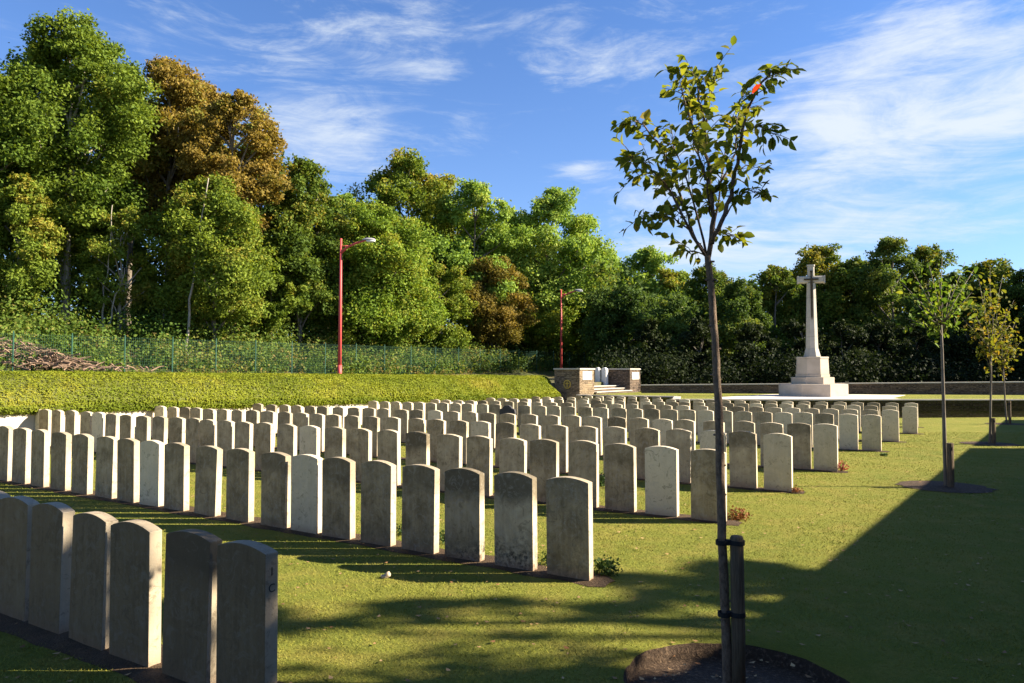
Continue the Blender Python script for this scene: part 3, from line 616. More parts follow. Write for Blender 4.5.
# long side return of the right pier (inner wall of the entrance)
rt = empty('gate_steps', uv(-16.0, 33.8, .3), -TH); tag(rt, 'flight of pale stone steps rising between the two rubble gate piers', 'steps')
for i, (xa, xb, ya, yb, zt_) in enumerate([(-.49, .10, .003, 5.4, .15), (-1.25, -.35, .006, 4.49, .28), (-1.6, -.75, .006, 4.49, .41), (-3.6, -1.15, .006, 4.49, .54)]):
    bm = bmesh.new(); box(bm, xa, xb, ya, yb, zt_ - .045, zt_); bmesh.ops.bevel(bm, geom=bm.edges[:], offset=.008, segments=1, affect='EDGES'); st_o = from_bm('step', bm, M['coping'], rt)
    bm = bmesh.new(); box(bm, xa + .01, xb - .05, ya + .01, yb - .01, zt_ - .35, zt_ - .047); from_bm('riser', bm, M['riser'], st_o)
def gatepost(x, w, label):
    p = at(x, 380, 41.6); r_ = empty('gatepost', (p.x, p.y, .80), -TH); tag(r_, label, 'gatepost', 'white stone gateposts at the top of the steps')
    bm = bmesh.new(); pr = [(-w, 0), (w, 0), (w, .90), (w*.8, .98), (w*.4, 1.02), (0, 1.03), (-w*.4, 1.02), (-w*.8, .98), (-w, .90)]
    slab(bm, pr, -w, w); from_bm('post', bm, M['white_panel'], r_)
    bm = bmesh.new(); box(bm, -w - .03, w + .03, -w - .03, w + .03, -.25, .0); from_bm('foot', bm, M['paving'], r_)
gatepost(597.8, .115, 'white round-topped gatepost nearer the sunlit plaque'); gatepost(604.8, .14, 'white round-topped gatepost nearer the shaded pier')
# ------------------------------------------------------------------ red street lamps
def lamp(x, Y, ytop, label, dx=1.28):
    p = at(x, 370, Y); b = Vector((p.x, Y, upper(p.x, Y) if Y < 70 else 1.3)); zt_ = at(x, ytop, Y).z - b.z
    r_ = empty('street_lamp', b, 0); tag(r_, label, 'street lamp', 'red street lamps along the road beyond the bank')
    bm = bmesh.new(); tube(bm, [(0, 0, 0), (0, 0, .9)], .115, 12); tube(bm, [(0, 0, .9), (0, 0, zt_*.55), (0, 0, zt_)], [.095, .08, .055], 12); from_bm('pole', bm, M['red_paint'], r_, True)
    za = zt_ - .75
    bm = bmesh.new(); tube(bm, [(.0, 0, za), (.35, 0, za + .32), (.8, 0, za + .52), (dx, 0, za + .66)], [.075, .06, .055, .05], 8)
    tube(bm, [(0, 0, za + .35), (.40, 0, za + .37)], .03, 6); from_bm('arm', bm, M['red_paint'], r_, True)
    bm = bmesh.new(); bmesh.ops.create_uvsphere(bm, u_segments=16, v_segments=8, radius=1)
    for v_ in bm.verts: v_.co = Vector((v_.co.x*.36 + dx + .15, v_.co.y*.15, max(v_.co.z, -.25)*.11 + za + .68))
    hd = from_bm('lamp_head', bm, M['grey_paint'], r_, True)
    bm = bmesh.new(); bmesh.ops.create_uvsphere(bm, u_segments=14, v_segments=6, radius=1)
    for v_ in bm.verts: v_.co = Vector((v_.co.x*.26 + dx + .24, v_.co.y*.13, min(v_.co.z, .0)*.10 + za + .645))
    from_bm('lamp_glass', bm, M['lamp_glass'], hd, True)
lamp(339.6, 37.8, 238.5, 'nearest tall red street lamp, left of the others, in front of the wood')
lamp(561.2, 60.4, 289.5, 'red street lamp rising just behind the left gate pier')
lamp(690.0, 82, 307.5, 'farthest red street lamp, mostly hidden by trees beyond the gate')

# ------------------------------------------------------------------ green mesh fence
fr = empty('mesh_fence', FP0 + Vector((0, 0, 0))); tag(fr, 'long green wire mesh fence on posts between the bank and the wood', 'fence')
NP = 25; z_f = lambda i: upper(*(FP0 + FD*i).xy) 
for i in range(-2, NP):
    bm = bmesh.new(); p = FD*i; tube(bm, [(p.x, p.y, z_f(i) - .2), (p.x, p.y, z_f(i) + 2.44)], .032, 6); from_bm('post', bm, M['green_wire'], fr)
vs, fs = [], []
def strip(p, q, w, ax):
    k = len(vs); w2 = w/2
    for e in (p, q):
        for s in (-1, 1): vs.append(tuple(e + ax*w2*s))
    fs.append((k, k+1, k+3, k+2))
fd = FD.normalized()
for i in range(-2, NP - 1):
    a, b = FD*i, FD*(i+1)
    for j in range(26): q = a.lerp(b, (j + .5)/26); strip(q + Vector((0, 0, z_f(i) + .02)), q + Vector((0, 0, z_f(i) + 2.35)), .0035, fd)
    for j in range(16): z_ = z_f(i) + .03 + j*.15; strip(a + Vector((0, 0, z_)) + fd*.03, b + Vector((0, 0, z_)) - fd*.03, .004, Vector((0, 0, 1)))
vs2 = [(x + FN.x*s, y + FN.y*s, z) for s in (.0, .006) for x, y, z in vs]; n_ = len(vs)
link('wire_mesh', np_mesh('wire_mesh', vs2, fs + [tuple(k + n_ for k in f[::-1]) for f in fs]), M['green_wire'], fr)
# road beyond the bank
bm = bmesh.new(); a_, b_ = FP0 - FD*10 - FN*2.2, FP0 + FD*30 - FN*2.2; prism(bm, [tuple(p.xy) for p in (a_, b_, b_ - FN*5.5, a_ - FN*5.5)], 1.0, 1.028); o = from_bm('road', bm, M['tarmac']); o['kind'] = 'structure'

# ------------------------------------------------------------------ undergrowth and brushwood behind the fence
parts = []
for k in range(620):
    i = random.uniform(-5, 24); d = abs(random.gauss(0, 1))*2.8 + .4; p = FP0 + FD*i + FN*d; z_ = upper(p.x, p.y); r_ = random.uniform(.5, 1.15)*(1 + .14*d)
    parts.append(blob(np.array((p.x, p.y, z_ + r_*.55)), r_, int(150*r_*r_) + 50, .095, .35 + random.uniform(-.3, .45), .8, .5, .8, .9, .4))
for k in range(130):                              # plants pushing against the near side of the fence
    i = random.uniform(-3, 22); p = FP0 + FD*i - FN*random.uniform(.05, .8); z_ = upper(p.x, p.y); r_ = random.uniform(.18, .42)
    parts.append(blob(np.array((p.x, p.y, z_ + r_*1.1)), r_, 60, .06, .5 + random.uniform(-.3, .6), 1.5, .4, .8, .9, .2))
v_, f_, t_ = cat_leaves(parts); o = link('undergrowth', np_mesh('undergrowth', v_, f_, {'tint': t_}), M['leaf_bramble']); o['kind'] = 'stuff'; o['label'] = 'tangled brambles and saplings along the green fence'
bm = bmesh.new(); br0 = FP0 + FD*.1 + FN*2.0; br0.z = upper(br0.x, br0.y)
for k in range(900):
    a = random.uniform(0, math.pi); L = random.uniform(.4, 1.6); p = Vector((random.gauss(0, 2.3), random.gauss(0, 1.0), 0)); p.z = max(.02, 1.5 - .28*abs(p.x) - .3*abs(p.y))*random.random()**.7
    d = Vector((math.cos(a), math.sin(a)*.5, random.uniform(-.35, .35)))*L/2; tube(bm, [p - d, p + d*.2 + Vector((0, 0, .06)), p + d], [.035, .028, .012], 4)
o = from_bm('brushwood_pile', bm, M['brush_wood']); o.location = br0; tag(o, 'brown heap of cut branches behind the fence at the far left', kind='stuff')

# ------------------------------------------------------------------ the wood: every tree by itself
NL = 0
def T(*a, **k):
    global NL
    r_, n_ = make_tree(*a, **k); NL += n_; return r_
T(-22, 48, 62, 44, 'leaf_mid', 'rust-tinged green tree cut by the left edge of the picture', leaf=.17, bottom=330, tone=.35)
T(66, 11, 84, 47, 'leaf_mid', 'tallest dark green tree at the far left of the wood', leaf=.17, bottom=262, lobes=17, tone=.25, barkm='bark_pale')
T(167, 52, 52, 51, 'leaf_rust', 'tall rust-brown tree beside the tallest dark green tree', leaf=.17, bottom=240, lobes=15, tone=.55)
T(232, 88, 48, 49, 'leaf_rust', 'orange-green tall tree at the right shoulder of the high wood', leaf=.16, bottom=250, lobes=16, tone=.5)
T(215, 176, 60, 46.5, 'leaf_mid', 'broad green tree below the rust crowns, hanging over the fence', leaf=.15, bottom=335, lobes=14, tone=.55)
T(18, 170, 44, 43.5, 'leaf_mid', 'low sunlit green tree at the left edge above the brushwood', leaf=.14, bottom=335, lobes=11, tone=.6)
T(120, 205, 40, 45.5, 'leaf_mid', 'loose green understorey tree with pale stems showing', leaf=.13, bottom=318, lobes=9, tone=.6, dens=.7, barkm='bark_pale')
T(200, 78, 40, 54, 'leaf_rust', 'olive-rust tree top between the two rust-coloured crowns', leaf=.17, bottom=230, lobes=11, tone=.7)
T(258, 142, 24, 52, 'leaf_mid', 'small green crown on the right slope of the high wood', leaf=.15, bottom=300, lobes=10, tone=.6)
T(128, 60, 36, 55, 'leaf_mid', 'green tree top squeezed between tallest tree and rust tree', leaf=.17, bottom=240, lobes=9, tone=.5)
T(300, 150, 44, 52, 'leaf_deep', 'dark olive tree between the high wood and the first lamp', leaf=.16, bottom=345, lobes=15, tone=.5)
T(270, 235, 34, 50, 'leaf_mid', 'small green tree in front of the dark olive tree', leaf=.13, bottom=350, lobes=9, tone=.45)
T(408, 152, 58, 70, 'leaf_mid', 'high domed green tree behind the yellow-green one by the lamp', leaf=.22, bottom=300, lobes=13, tone=.6)
T(372, 205, 66, 53, 'leaf_yellow', 'wide yellow-green tree directly behind the nearest lamp', leaf=.16, bottom=350, lobes=17, tone=.6)
T(345, 190, 30, 62, 'leaf_light', 'pale narrow tree top peeping beside the domed green tree', leaf=.18, bottom=300, lobes=8, tone=.4)
T(474, 178, 46, 66, 'leaf_light', 'tall pale green tree in the middle of the skyline', leaf=.20, bottom=330, lobes=12, tone=.5)
T(548, 187, 54, 68, 'leaf_light', 'pale green tree with broad flat top behind the second lamp', leaf=.21, bottom=330, lobes=14, tone=.6)
T(588, 207, 26, 66, 'leaf_light', 'light green tree at the right end of the pale group', leaf=.19, bottom=350, lobes=9, tone=.65)
T(440, 262, 36, 57, 'leaf_mid', 'middling green tree between the lamps, touching the fence', leaf=.15, bottom=355, lobes=10, tone=.5)
T(492, 257, 40, 58, 'leaf_rust', 'olive-brown rounded tree between the two nearer lamps', leaf=.15, bottom=350, lobes=12, tone=.15)
T(545, 285, 34, 60, 'leaf_yellow', 'low yellow-green tree just left of the second lamp', leaf=.15, bottom=358, lobes=10, tone=.6)
T(592, 290, 28, 62, 'leaf_yellow', 'low yellow-green tree just right of the second lamp', leaf=.15, bottom=360, lobes=9, tone=.6)
T(640, 250, 42, 82, 'leaf_light', 'distant light green tree behind the dark trees by the gate', leaf=.24, bottom=340, lobes=11, tone=.5)
T(622, 288, 40, 55, 'leaf_dark', 'dark low tree standing over the gate steps', leaf=.15, bottom=362, lobes=13, tone=.35)
T(675, 274, 34, 80, 'leaf_mid', 'distant green tree top right of the light green one', leaf=.22, bottom=340, lobes=9, tone=.6)
T(672, 296, 36, 52, 'leaf_dark', 'dark tree behind the wall between gate and sapling', leaf=.14, bottom=372, lobes=13, tone=.45)
T(710, 262, 34, 66, 'leaf_deep', 'green tree behind the trunk of the near sapling', leaf=.16, bottom=370, lobes=12, tone=.6)
T(738, 280, 32, 50, 'leaf_dark', 'dark tree just right of the sapling trunk', leaf=.14, bottom=378, lobes=12, tone=.5)
T(775, 260, 34, 54, 'leaf_deep', 'dark green tree left of the stone cross', leaf=.15, bottom=378, lobes=12, tone=.5)
T(820, 243, 44, 56, 'leaf_deep', 'tall green tree rising right behind the stone cross', leaf=.16, bottom=378, lobes=14, tone=.7)
T(858, 254, 38, 54, 'leaf_deep', 'rounded green tree just right of the stone cross', leaf=.15, bottom=380, lobes=12, tone=.5)
T(893, 233, 36, 52, 'leaf_dark', 'pointed dark tree right of the cross, highest of that group', leaf=.14, bottom=380, lobes=13, tone=.6)
T(928, 240, 36, 55, 'leaf_deep', 'tall green tree behind the slim young tree on the right', leaf=.15, bottom=380, lobes=12, tone=.6)
T(955, 268, 28, 50, 'leaf_dark', 'dark tree between the two right-hand young trees', leaf=.14, bottom=380, lobes=12, tone=.5)
T(990, 258, 38, 54, 'leaf_deep', 'green tree behind the autumn-tinted young tree', leaf=.15, bottom=380, lobes=13, tone=.6)
T(1034, 262, 34, 52, 'leaf_dark', 'dark tree cut by the right edge of the picture', leaf=.15, bottom=380, lobes=12, tone=.5)
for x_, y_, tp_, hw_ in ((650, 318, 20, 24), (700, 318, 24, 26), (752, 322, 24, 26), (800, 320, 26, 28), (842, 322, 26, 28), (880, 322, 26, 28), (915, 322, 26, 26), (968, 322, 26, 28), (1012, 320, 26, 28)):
    T(x_, y_, hw_, 46.5, 'leaf_shaded', {650:'low dark bush behind the wall nearest the gate', 700:'low dark bush behind the wall left of the sapling trunk', 752:'low dark bush behind the wall right of the sapling trunk', 800:'low dark bush directly behind the stone cross', 842:'low dark bush behind the wall at the right foot of the cross', 880:'low dark bush behind the wall above the last headstones', 915:'low dark bush behind the wall left of the slim young tree', 968:'low dark bush behind the wall between the young trees', 1012:'low dark bush behind the wall at the right edge'}[x_], leaf=.13, bottom=388, lobes=8, tone=.3, group='dark bushes behind the boundary wall', name='bush')  # bush leaf colour carries the shade behind the wall
# trees to the right of the view that shade the foot of the wood and the near lawn
T(0, 0, 4.5, 0, 'leaf_deep', 'broad tree outside the view shading the boundary wall end', loc=(44, 48, .8), hgt=12, leaf=.24, dens=.6, lobes=12)
T(0, 0, 4.5, 0, 'leaf_deep', 'second broad tree outside the view beyond the right edge', loc=(53, 55, .8), hgt=13, leaf=.24, dens=.6, lobes=12)
for loc_, r_, h_, lb in DAPPLE:
    random.seed(int(r_*100)); rng = np.random.default_rng(int(r_*100)); T(0, 0, r_, 0, 'leaf_mid', lb, loc=loc_, hgt=h_, leaf=.12, dens=1.3 if r_ > 2 else (1.0 if r_ < .78 else .5), lobes=20 if r_ > 2 else 5, zlow=3.0 if r_ > 2 else (8.0 if r_ < .78 else 6.4), group='garden trees behind the brick wall')
# the mass of the wood behind the front trees
parts = []
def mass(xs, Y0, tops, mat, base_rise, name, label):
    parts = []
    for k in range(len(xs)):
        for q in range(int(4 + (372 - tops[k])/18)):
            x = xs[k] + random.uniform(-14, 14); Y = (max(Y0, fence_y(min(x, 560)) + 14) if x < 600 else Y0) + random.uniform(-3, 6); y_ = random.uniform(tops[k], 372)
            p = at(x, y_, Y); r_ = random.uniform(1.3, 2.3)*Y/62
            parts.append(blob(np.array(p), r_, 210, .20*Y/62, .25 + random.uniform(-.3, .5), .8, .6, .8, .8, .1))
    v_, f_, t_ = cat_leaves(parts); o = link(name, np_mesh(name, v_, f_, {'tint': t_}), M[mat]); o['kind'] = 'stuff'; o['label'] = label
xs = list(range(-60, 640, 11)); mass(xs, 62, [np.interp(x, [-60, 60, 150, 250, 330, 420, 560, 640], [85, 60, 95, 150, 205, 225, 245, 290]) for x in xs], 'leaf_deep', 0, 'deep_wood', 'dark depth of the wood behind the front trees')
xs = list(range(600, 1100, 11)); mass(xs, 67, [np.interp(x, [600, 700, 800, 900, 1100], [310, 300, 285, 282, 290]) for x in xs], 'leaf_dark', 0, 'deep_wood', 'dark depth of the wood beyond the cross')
parts = []
for k in range(330):
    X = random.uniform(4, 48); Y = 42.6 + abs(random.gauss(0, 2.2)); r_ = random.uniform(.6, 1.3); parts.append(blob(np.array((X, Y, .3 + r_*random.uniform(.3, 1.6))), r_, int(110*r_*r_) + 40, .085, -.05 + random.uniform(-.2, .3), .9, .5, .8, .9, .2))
v_, f_, t_ = cat_leaves(parts); o = link('undergrowth', np_mesh('undergrowth', v_, f_, {'tint': t_}), M['leaf_shaded']); o['kind'] = 'stuff'; o['label'] = 'scrub behind the boundary wall with shade painted into its dark leaves'
T(0, 0, 4.0, 0, 'leaf_dark', 'spreading dark tree outside the view near the end of the rubble wall', loc=(36.5, 44.5, .3), hgt=10, leaf=.24, dens=.6, lobes=12)
T(0, 0, 4.0, 0, 'leaf_dark', 'tall dark tree outside the view behind the spreading one', loc=(42, 51, .3), hgt=13, leaf=.24, dens=.6, lobes=12)
# bare and ivy-clad stems showing in the dark gaps
for pts, r_, lb, Y_ in (([(186, 345), (190, 300), (199, 240), (208, 178)], .13, 'pale leaning birch stem in the dark gap of the wood', 44.5), ([(100, 336), (104, 300), (108, 262), (113, 205)], .09, 'thin pale upright stem left of the leaning one', 44.5),
                     ([(108, 332), (114, 300), (120, 285), (126, 268)], .08, 'short forked pale stem beside the thin upright one', 44.2), ([(66, 300), (67, 260), (70, 215), (74, 170)], .26, 'thick ivy-clad trunk in the left of the wood', 46.0)):
    P = [at(x, y, Y_) for x, y in pts]; b = P[0].copy(); b.z = upper(b.x, b.y) - .1; P = [b] + P; bm = bmesh.new(); W_ = [P[int(q/6)].lerp(P[min(int(q/6) + 1, 4)], (q % 6)/6) + Vector((mn.noise((q*.4, r_*50, 1))*.16, 0, 0))*(q > 0) for q in range(25)]; tube(bm, [p - b for p in W_], [r_*.8*(1 - .72*q/24) for q in range(25)], 7)
    r0 = empty('tree', b); tag(r0, lb, 'tree', 'stems standing in the wood'); 
    if 'forked' in lb:
        tube(bm, [P[3] - b, at(126, 284, Y_) - b, at(133, 277, Y_) - b], [.05, .035, .02], 5); tube(bm, [P[1] - b, at(97, 318, Y_) - b], [.05, .02], 5)
    from_bm('trunk', bm, M['bark_pale'], r0, True)
    if 'ivy' in lb:
        v_, f_, t_ = cat_leaves([blob(np.array(P[1].lerp(P[4], q/12) - b), .5, 60, .09, .7, 1.3, .4, .8, .8, .5) for q in range(13)]); link('ivy', np_mesh('ivy', v_, f_, {'tint': t_}), M['leaf_mid'], r0)
print('leaf faces', NL)

# ------------------------------------------------------------------ young trees on the lawn
def leaf_curved(P, A, B, L, tint):
    """ovate leaves: P base, A along, B across (unit), folded on the midrib; 8 verts, 6 quads/tris -> quads only"""
    n = len(P); N = np.cross(A, B); L = L[:, None]; rows_ = [(0, .02), (.28, .27), (.62, .27), (.88, .12), (1.0, .01)]
    v = np.empty((n, 15, 3)); dr = rng.uniform(.05, .35, n)[:, None]
    for k, (s, w) in enumerate(rows_):
        c_ = P + A*L*s - N*L*dr*s*s
        v[:, 3*k] = c_ - B*L*w + N*L*w*.35; v[:, 3*k+1] = c_; v[:, 3*k+2] = c_ + B*L*w + N*L*w*.35
    q = [];
    for k in range(4): q += [(3*k, 3*k+1, 3*k+4, 3*k+3), (3*k+1, 3*k+2, 3*k+5, 3*k+4)]
    f = (np.arange(n)[:, None, None]*15 + np.array(q)[None]).reshape(-1, 4); return v.reshape(-1, 3), f, np.repeat(tint, 15)
def put_leaves(pts_dirs, L, tints, droop=.5):
    P = np.array([p for p, d in pts_dirs]); D = np.array([d for p, d in pts_dirs]); n = len(P)
    A = D + rng.normal(size=(n, 3))*.75 + np.array([0, 0, -droop]); A /= np.linalg.norm(A, axis=1)[:, None]
    up = rng.normal(size=(n, 3))*.55 + np.array([0, 0, 1.0]); B = np.cross(up, A); B /= np.linalg.norm(B, axis=1)[:, None] + 1e-9
    return leaf_curved(P, A, B, L, tints)
YS = 3.98; random.seed(21); rng = np.random.default_rng(21)
base = at(728, 681, YS); base.z = gz(base.x, base.y) - .07
sap = empty('young_tree', base); tag(sap, 'near cherry sapling with dark trunk, sparse green leaves and one red leaf', 'tree', 'young trees planted along the lawn edge')
bm = bmesh.new()
tpx = [(728, 690), (726.5, 640), (724.5, 600), (722, 540), (720.5, 480), (719, 420), (716, 360), (713, 315), (710.5, 280), (707.5, 256)]
TP = [at(x, y, YS) for x, y in tpx]; TP[0].z = base.z - .05
fine = []
for i in range(len(TP) - 1):
    for k in range(4): fine.append(TP[i].lerp(TP[i+1], k/4) + Vector((random.gauss(0, .0012), random.gauss(0, .0012), 0)))
fine.append(TP[-1]); rad = [.0262 - .0095*k/len(fine) + random.uniform(-.001, .001) + (.004 if k == 0 else 0) for k in range(len(fine))]
tube(bm, [p - base for p in fine], rad, 12)
for k in range(14): p = fine[random.randrange(2, len(fine) - 1)]; d = Vector((random.choice((-1, 1))*.03, random.uniform(-.02, .02), 0)); tube(bm, [p - base, p + d - base], [.009, .005], 5)
from_bm('trunk', bm, M['bark_young'], sap, True)
zx = lambda x, y: (600 + x/2.8455, 30 + y/2.8455)
BR = [([(307,645),(322,560),(318,480),(305,380),(298,300),(290,230),(279,190),(275,128)], .0, .014), ([(316,610),(345,545),(375,470),(390,380),(405,290),(425,220),(450,160),(490,122),(532,108)], -.30, .013),
      ([(310,620),(335,500),(350,400),(362,300),(370,255)], .25, .007), ([(300,640),(265,580),(240,500),(205,400),(165,320),(120,270),(100,252),(84,256)], .28, .009),
      ([(298,640),(250,560),(205,460),(150,400),(112,368),(90,358)], -.28, .008), ([(303,640),(275,520),(245,420),(215,340),(200,270)], .12, .007), ([(298,310),(312,200),(320,165),(332,108)], .05, .006),
      ([(350,545),(385,480),(425,455),(462,462)], -.12, .005), ([(385,400),(430,385),(468,395)], -.05, .004), ([(296,640),(262,628),(238,612)], .1, .004), ([(262,575),(210,535),(160,525),(112,530)], -.2, .005),
      ([(320,560),(350,580),(395,582)], .15, .004), ([(405,290),(450,270),(490,305)], -.35, .004), ([(288,330),(255,250),(235,180),(232,130)], -.15, .006), ([(300,420),(268,330),(262,240),(225,160)], .32, .006),
      ([(312,520),(300,430),(280,350),(262,300)], -.35, .006), ([(340,440),(385,350),(392,260),(410,165)], .22, .006), ([(240,500),(190,450),(150,405),(95,420)], .1, .005)]
bm = bmesh.new(); LP = []
for pts, dep, r0 in BR:
    n_ = len(pts); Q = [at(*zx(*p), YS + dep*(k/(n_-1))**.8 + .03*math.sin(k*2.1 + dep*9)) for k, p in enumerate(pts)]
    Q2 = []
    for a, b in zip(Q, Q[1:]):
        for k in range(3): Q2.append(a.lerp(b, k/3) + Vector((random.gauss(0, .004), random.gauss(0, .004), random.gauss(0, .004))))
    Q2.append(Q[-1]); tube(bm, [p - base for p in Q2], [r0*(1 - .78*k/(len(Q2)-1)) for k in range(len(Q2))], 6)
    tot = 0
    for k in range(2, len(Q2)):
        d = (Q2[k] - Q2[k-1]).normalized(); tip = k/len(Q2)
        for _ in range(3 + (k % 2) if tip > .2 else 0):
            s = Vector((random.gauss(0, 1), random.gauss(0, 1), random.gauss(0, .6))).normalized(); tl = random.uniform(.02, .05)
            p = Q2[k-1].lerp(Q2[k], random.random()); e = p + s*tl + d*.015
            tube(bm, [p - base, e - base], [.0016, .0011], 3); LP.append((tuple(e - base), tuple(s*.8 + d*.5)))
        if random.random() < .6 and .2 < tip < .92:
            s = (d*.7 + Vector((random.gauss(0, 1), random.gauss(0, 1), random.gauss(0, .5))).normalized()*.8).normalized(); L_ = random.uniform(.08, .16)
            e = Q2[k] + s*L_; tube(bm, [Q2[k] - base, Q2[k].lerp(e, .5) + Vector((0, 0, .006)) - base, e - base], [.0028, .002, .0012], 4)
            for q in (.35, .6, .85, 1.0):
                s2 = Vector((random.gauss(0, 1), random.gauss(0, 1), random.gauss(0, .5))).normalized(); LP.append((tuple(Q2[k].lerp(e, q) - base), tuple(s*.7 + s2*.8)))
    for q in range(3): LP.append((tuple(Q[-1] - base), tuple((Q[-1] - Q[-2]).normalized() + Vector((random.gauss(0, .5), random.gauss(0, .5), random.gauss(0, .3))))))
from_bm('branches', bm, M['bark_young'], sap, True)
nl = len(LP); tn = np.clip(rng.normal(.42, .28, nl), 0, 1.15); L_ = rng.uniform(.042, .072, nl)
pr = at(761, 84, YS - .40) - base; LP.append((tuple(pr), (.05, 0, -1.2))); tn = np.append(tn, 2.0); L_ = np.append(L_, .058)
v_, f_, t_ = put_leaves(LP, L_, tn); link('leaves', np_mesh('leaves', v_, f_, {'tint': t_}), M['leaf_cherry'], sap)
print('sapling leaves', nl)
# its stake and ties
sb = at(738.5, 683, YS - .03); st_ = empty('tree_stake', (sb.x, sb.y, base.z - .05)); tag(st_, 'round wooden stake strapped to the near cherry sapling', 'stake', 'wooden stakes beside the young trees')
ztop_ = at(738, 536, YS - .03).z - st_.location.z
bm = bmesh.new(); tube(bm, [(0, 0, 0), (.002, 0, .4), (-.002, 0, ztop_ - .012), (-.002, 0, ztop_)], [.036, .036, .035, .030], 14); from_bm('post', bm, M['stake_wood'], st_, True)
for y_ in (541, 612):
    z_ = at(738, y_, YS).z - st_.location.z; dx_ = -.088; bm = bmesh.new()
    for cx, r_ in ((0, .040), (dx_ + (.006 if y_ == 541 else .014), .031)):
        for s in range(16):
            a, b = s*math.pi/8, (s+1)*math.pi/8; P = [Vector((cx + math.cos(q)*rr_, math.sin(q)*rr_, z_ + w_)) for q in (a, b) for rr_, w_ in ((r_, -.012), (r_, .012), (r_ - .004, .012), (r_ - .004, -.012))]
            vs_ = [bm.verts.new(p) for p in P]
            for k in range(4): bm.faces.new((vs_[k], vs_[(k+1) % 4], vs_[4 + (k+1) % 4], vs_[4 + k]))
    box(bm, dx_ + .03, -.036, -.014, .014, z_ - .014, z_ + .014); from_bm('strap', bm, M['rubber'], st_)

def young_tree(px, py, Y, trunk_px, crown, mat, label, lab2, stake_px, stake_top, nleaf, lsize, seed):
    rd = random.Random(seed); b = at(px, py, Y); b.z = gz(b.x, b.y)
    r_ = empty('young_tree', b); tag(r_, label, 'tree', 'young trees planted along the lawn edge')
    bm = bmesh.new(); P = [at(x, y, Y) - b for x, y in trunk_px]; P = [Vector((P[0].x, 0, -.05))] + P; n_ = len(P)
    tube(bm, P, [.036*(1 - .55*k/(n_-1)) for k in range(n_)], 8); from_bm('trunk', bm, M['bark_wood'], r_, True)
    bm = bmesh.new(); LPs = []
    for bx, by, dep in crown:
        e = at(bx, by, Y + dep) - b; s0 = P[-1] if rd.random() < .5 else P[-2].lerp(P[-1], rd.random()); m_ = s0.lerp(e, .5) + Vector((0, 0, -.06)) + Vector(((s0.x - e.x)*.15, 0, 0))
        Q = [s0, m_, e]; tube(bm, Q, [.012, .008, .003], 5)
        for q in range(int(nleaf/len(crown))):
            f = rd.random()**.65; p = (s0.lerp(m_, f*2) if f < .5 else m_.lerp(e, f*2 - 1)) + Vector((rd.gauss(0, .10), rd.gauss(0, .12), rd.gauss(0, .10)))
            LPs.append((tuple(p), (rd.gauss(0, 1), rd.gauss(0, 1), rd.gauss(0, .5))))
    from_bm('branches', bm, M['bark_wood'], r_, True); n2 = len(LPs)
    v_, f_, t_ = put_leaves(LPs, rng.uniform(.6, 1.25, n2)*lsize, np.clip(rng.normal(.5, .3, n2), 0, 1.3)); link('leaves', np_mesh('leaves', v_, f_, {'tint': t_}), M[mat], r_)
    s_ = at(stake_px, py, Y - .1); s_.z = gz(s_.x, s_.y) - .1; so = empty('tree_stake', s_); tag(so, lab2, 'stake', 'wooden stakes beside the young trees'); h = at(stake_px, stake_top, Y - .1).z - s_.z
    bm = bmesh.new(); tube(bm, [(0, 0, 0), (0, 0, h)], .045, 10); from_bm('post', bm, M['stake_wood'], so)
    bm = bmesh.new(); dx_ = b.x + P[1].x - s_.x; box(bm, min(dx_, 0), max(dx_, 0), -.055, .055, h*.86, h*.86 + .05); from_bm('strap', bm, M['rubber'], so)
    bm = bmesh.new(); n_ = 40; c_ = Vector((b.x - .02, b.y, b.z)); rr_ = .62
    cv = bm.verts.new((0, 0, .022)); o_ = [bm.verts.new((math.cos(k*2*math.pi/n_)*rr_*(1 + .07*math.sin(k*1.9) + .05*math.sin(k*4.3)), math.sin(k*2*math.pi/n_)*rr_, gz(b.x + math.cos(k*2*math.pi/n_)*rr_, b.y + math.sin(k*2*math.pi/n_)*rr_) - b.z + .008)) for k in range(n_)]
    for k in range(n_): bm.faces.new((cv, o_[k], o_[(k+1) % n_]))
    o = from_bm('soil_circle', bm, M['mulch']); o.location = c_; o['kind'] = 'structure'
young_tree(946, 487, 10.93, [(946, 484), (944.5, 440), (943.5, 400), (942, 350), (941, 325)], [(902,283,.2),(928,262,-.2),(942,258,.1),(965,262,.0),(972,292,-.3),(918,305,.3),(952,285,.4),(912,270,-.3),(955,300,-.2),(925,285,.1),(938,275,-.4),(948,310,.2),(905,318,0),(975,268,.2)], 'leaf_yellow',
    'slim young tree with sparse yellow-green leaves beside the last long shadow edge', 'wooden stake at the slim sparse young tree', 951, 443, 340, .095, 1)
young_tree(990, 444, 18.07, [(990, 441), (990.5, 410), (991, 380), (991, 352)], [(968,300,.2),(978,275,-.3),(990,266,.1),(1003,275,.3),(1014,300,-.2),(984,290,.5),(998,300,-.5),(972,322,.1),(1010,325,0),(990,310,.6),(980,335,-.3),(1000,338,.3),(990,285,-.6),(962,318,0)], 'leaf_maple',
    'young tree with orange-tinged crown between the other two on the right', 'wooden stake at the orange-tinged young tree', 994, 418, 520, .115, 2)
young_tree(1006.5, 424, 25.9, [(1006.5, 421), (1005, 400), (1004, 380), (1003, 366)], [(988,335,.2),(997,318,-.3),(1006,308,.1),(1016,320,.3),(1022,340,-.2),(1002,330,.5),(1012,335,-.5),(994,350,0),(1015,352,.2)], 'leaf_maple',
    'farthest young tree with thin autumn crown near the low wall', 'pale stake at the farthest young tree', 1010, 401, 330, .13, 3)

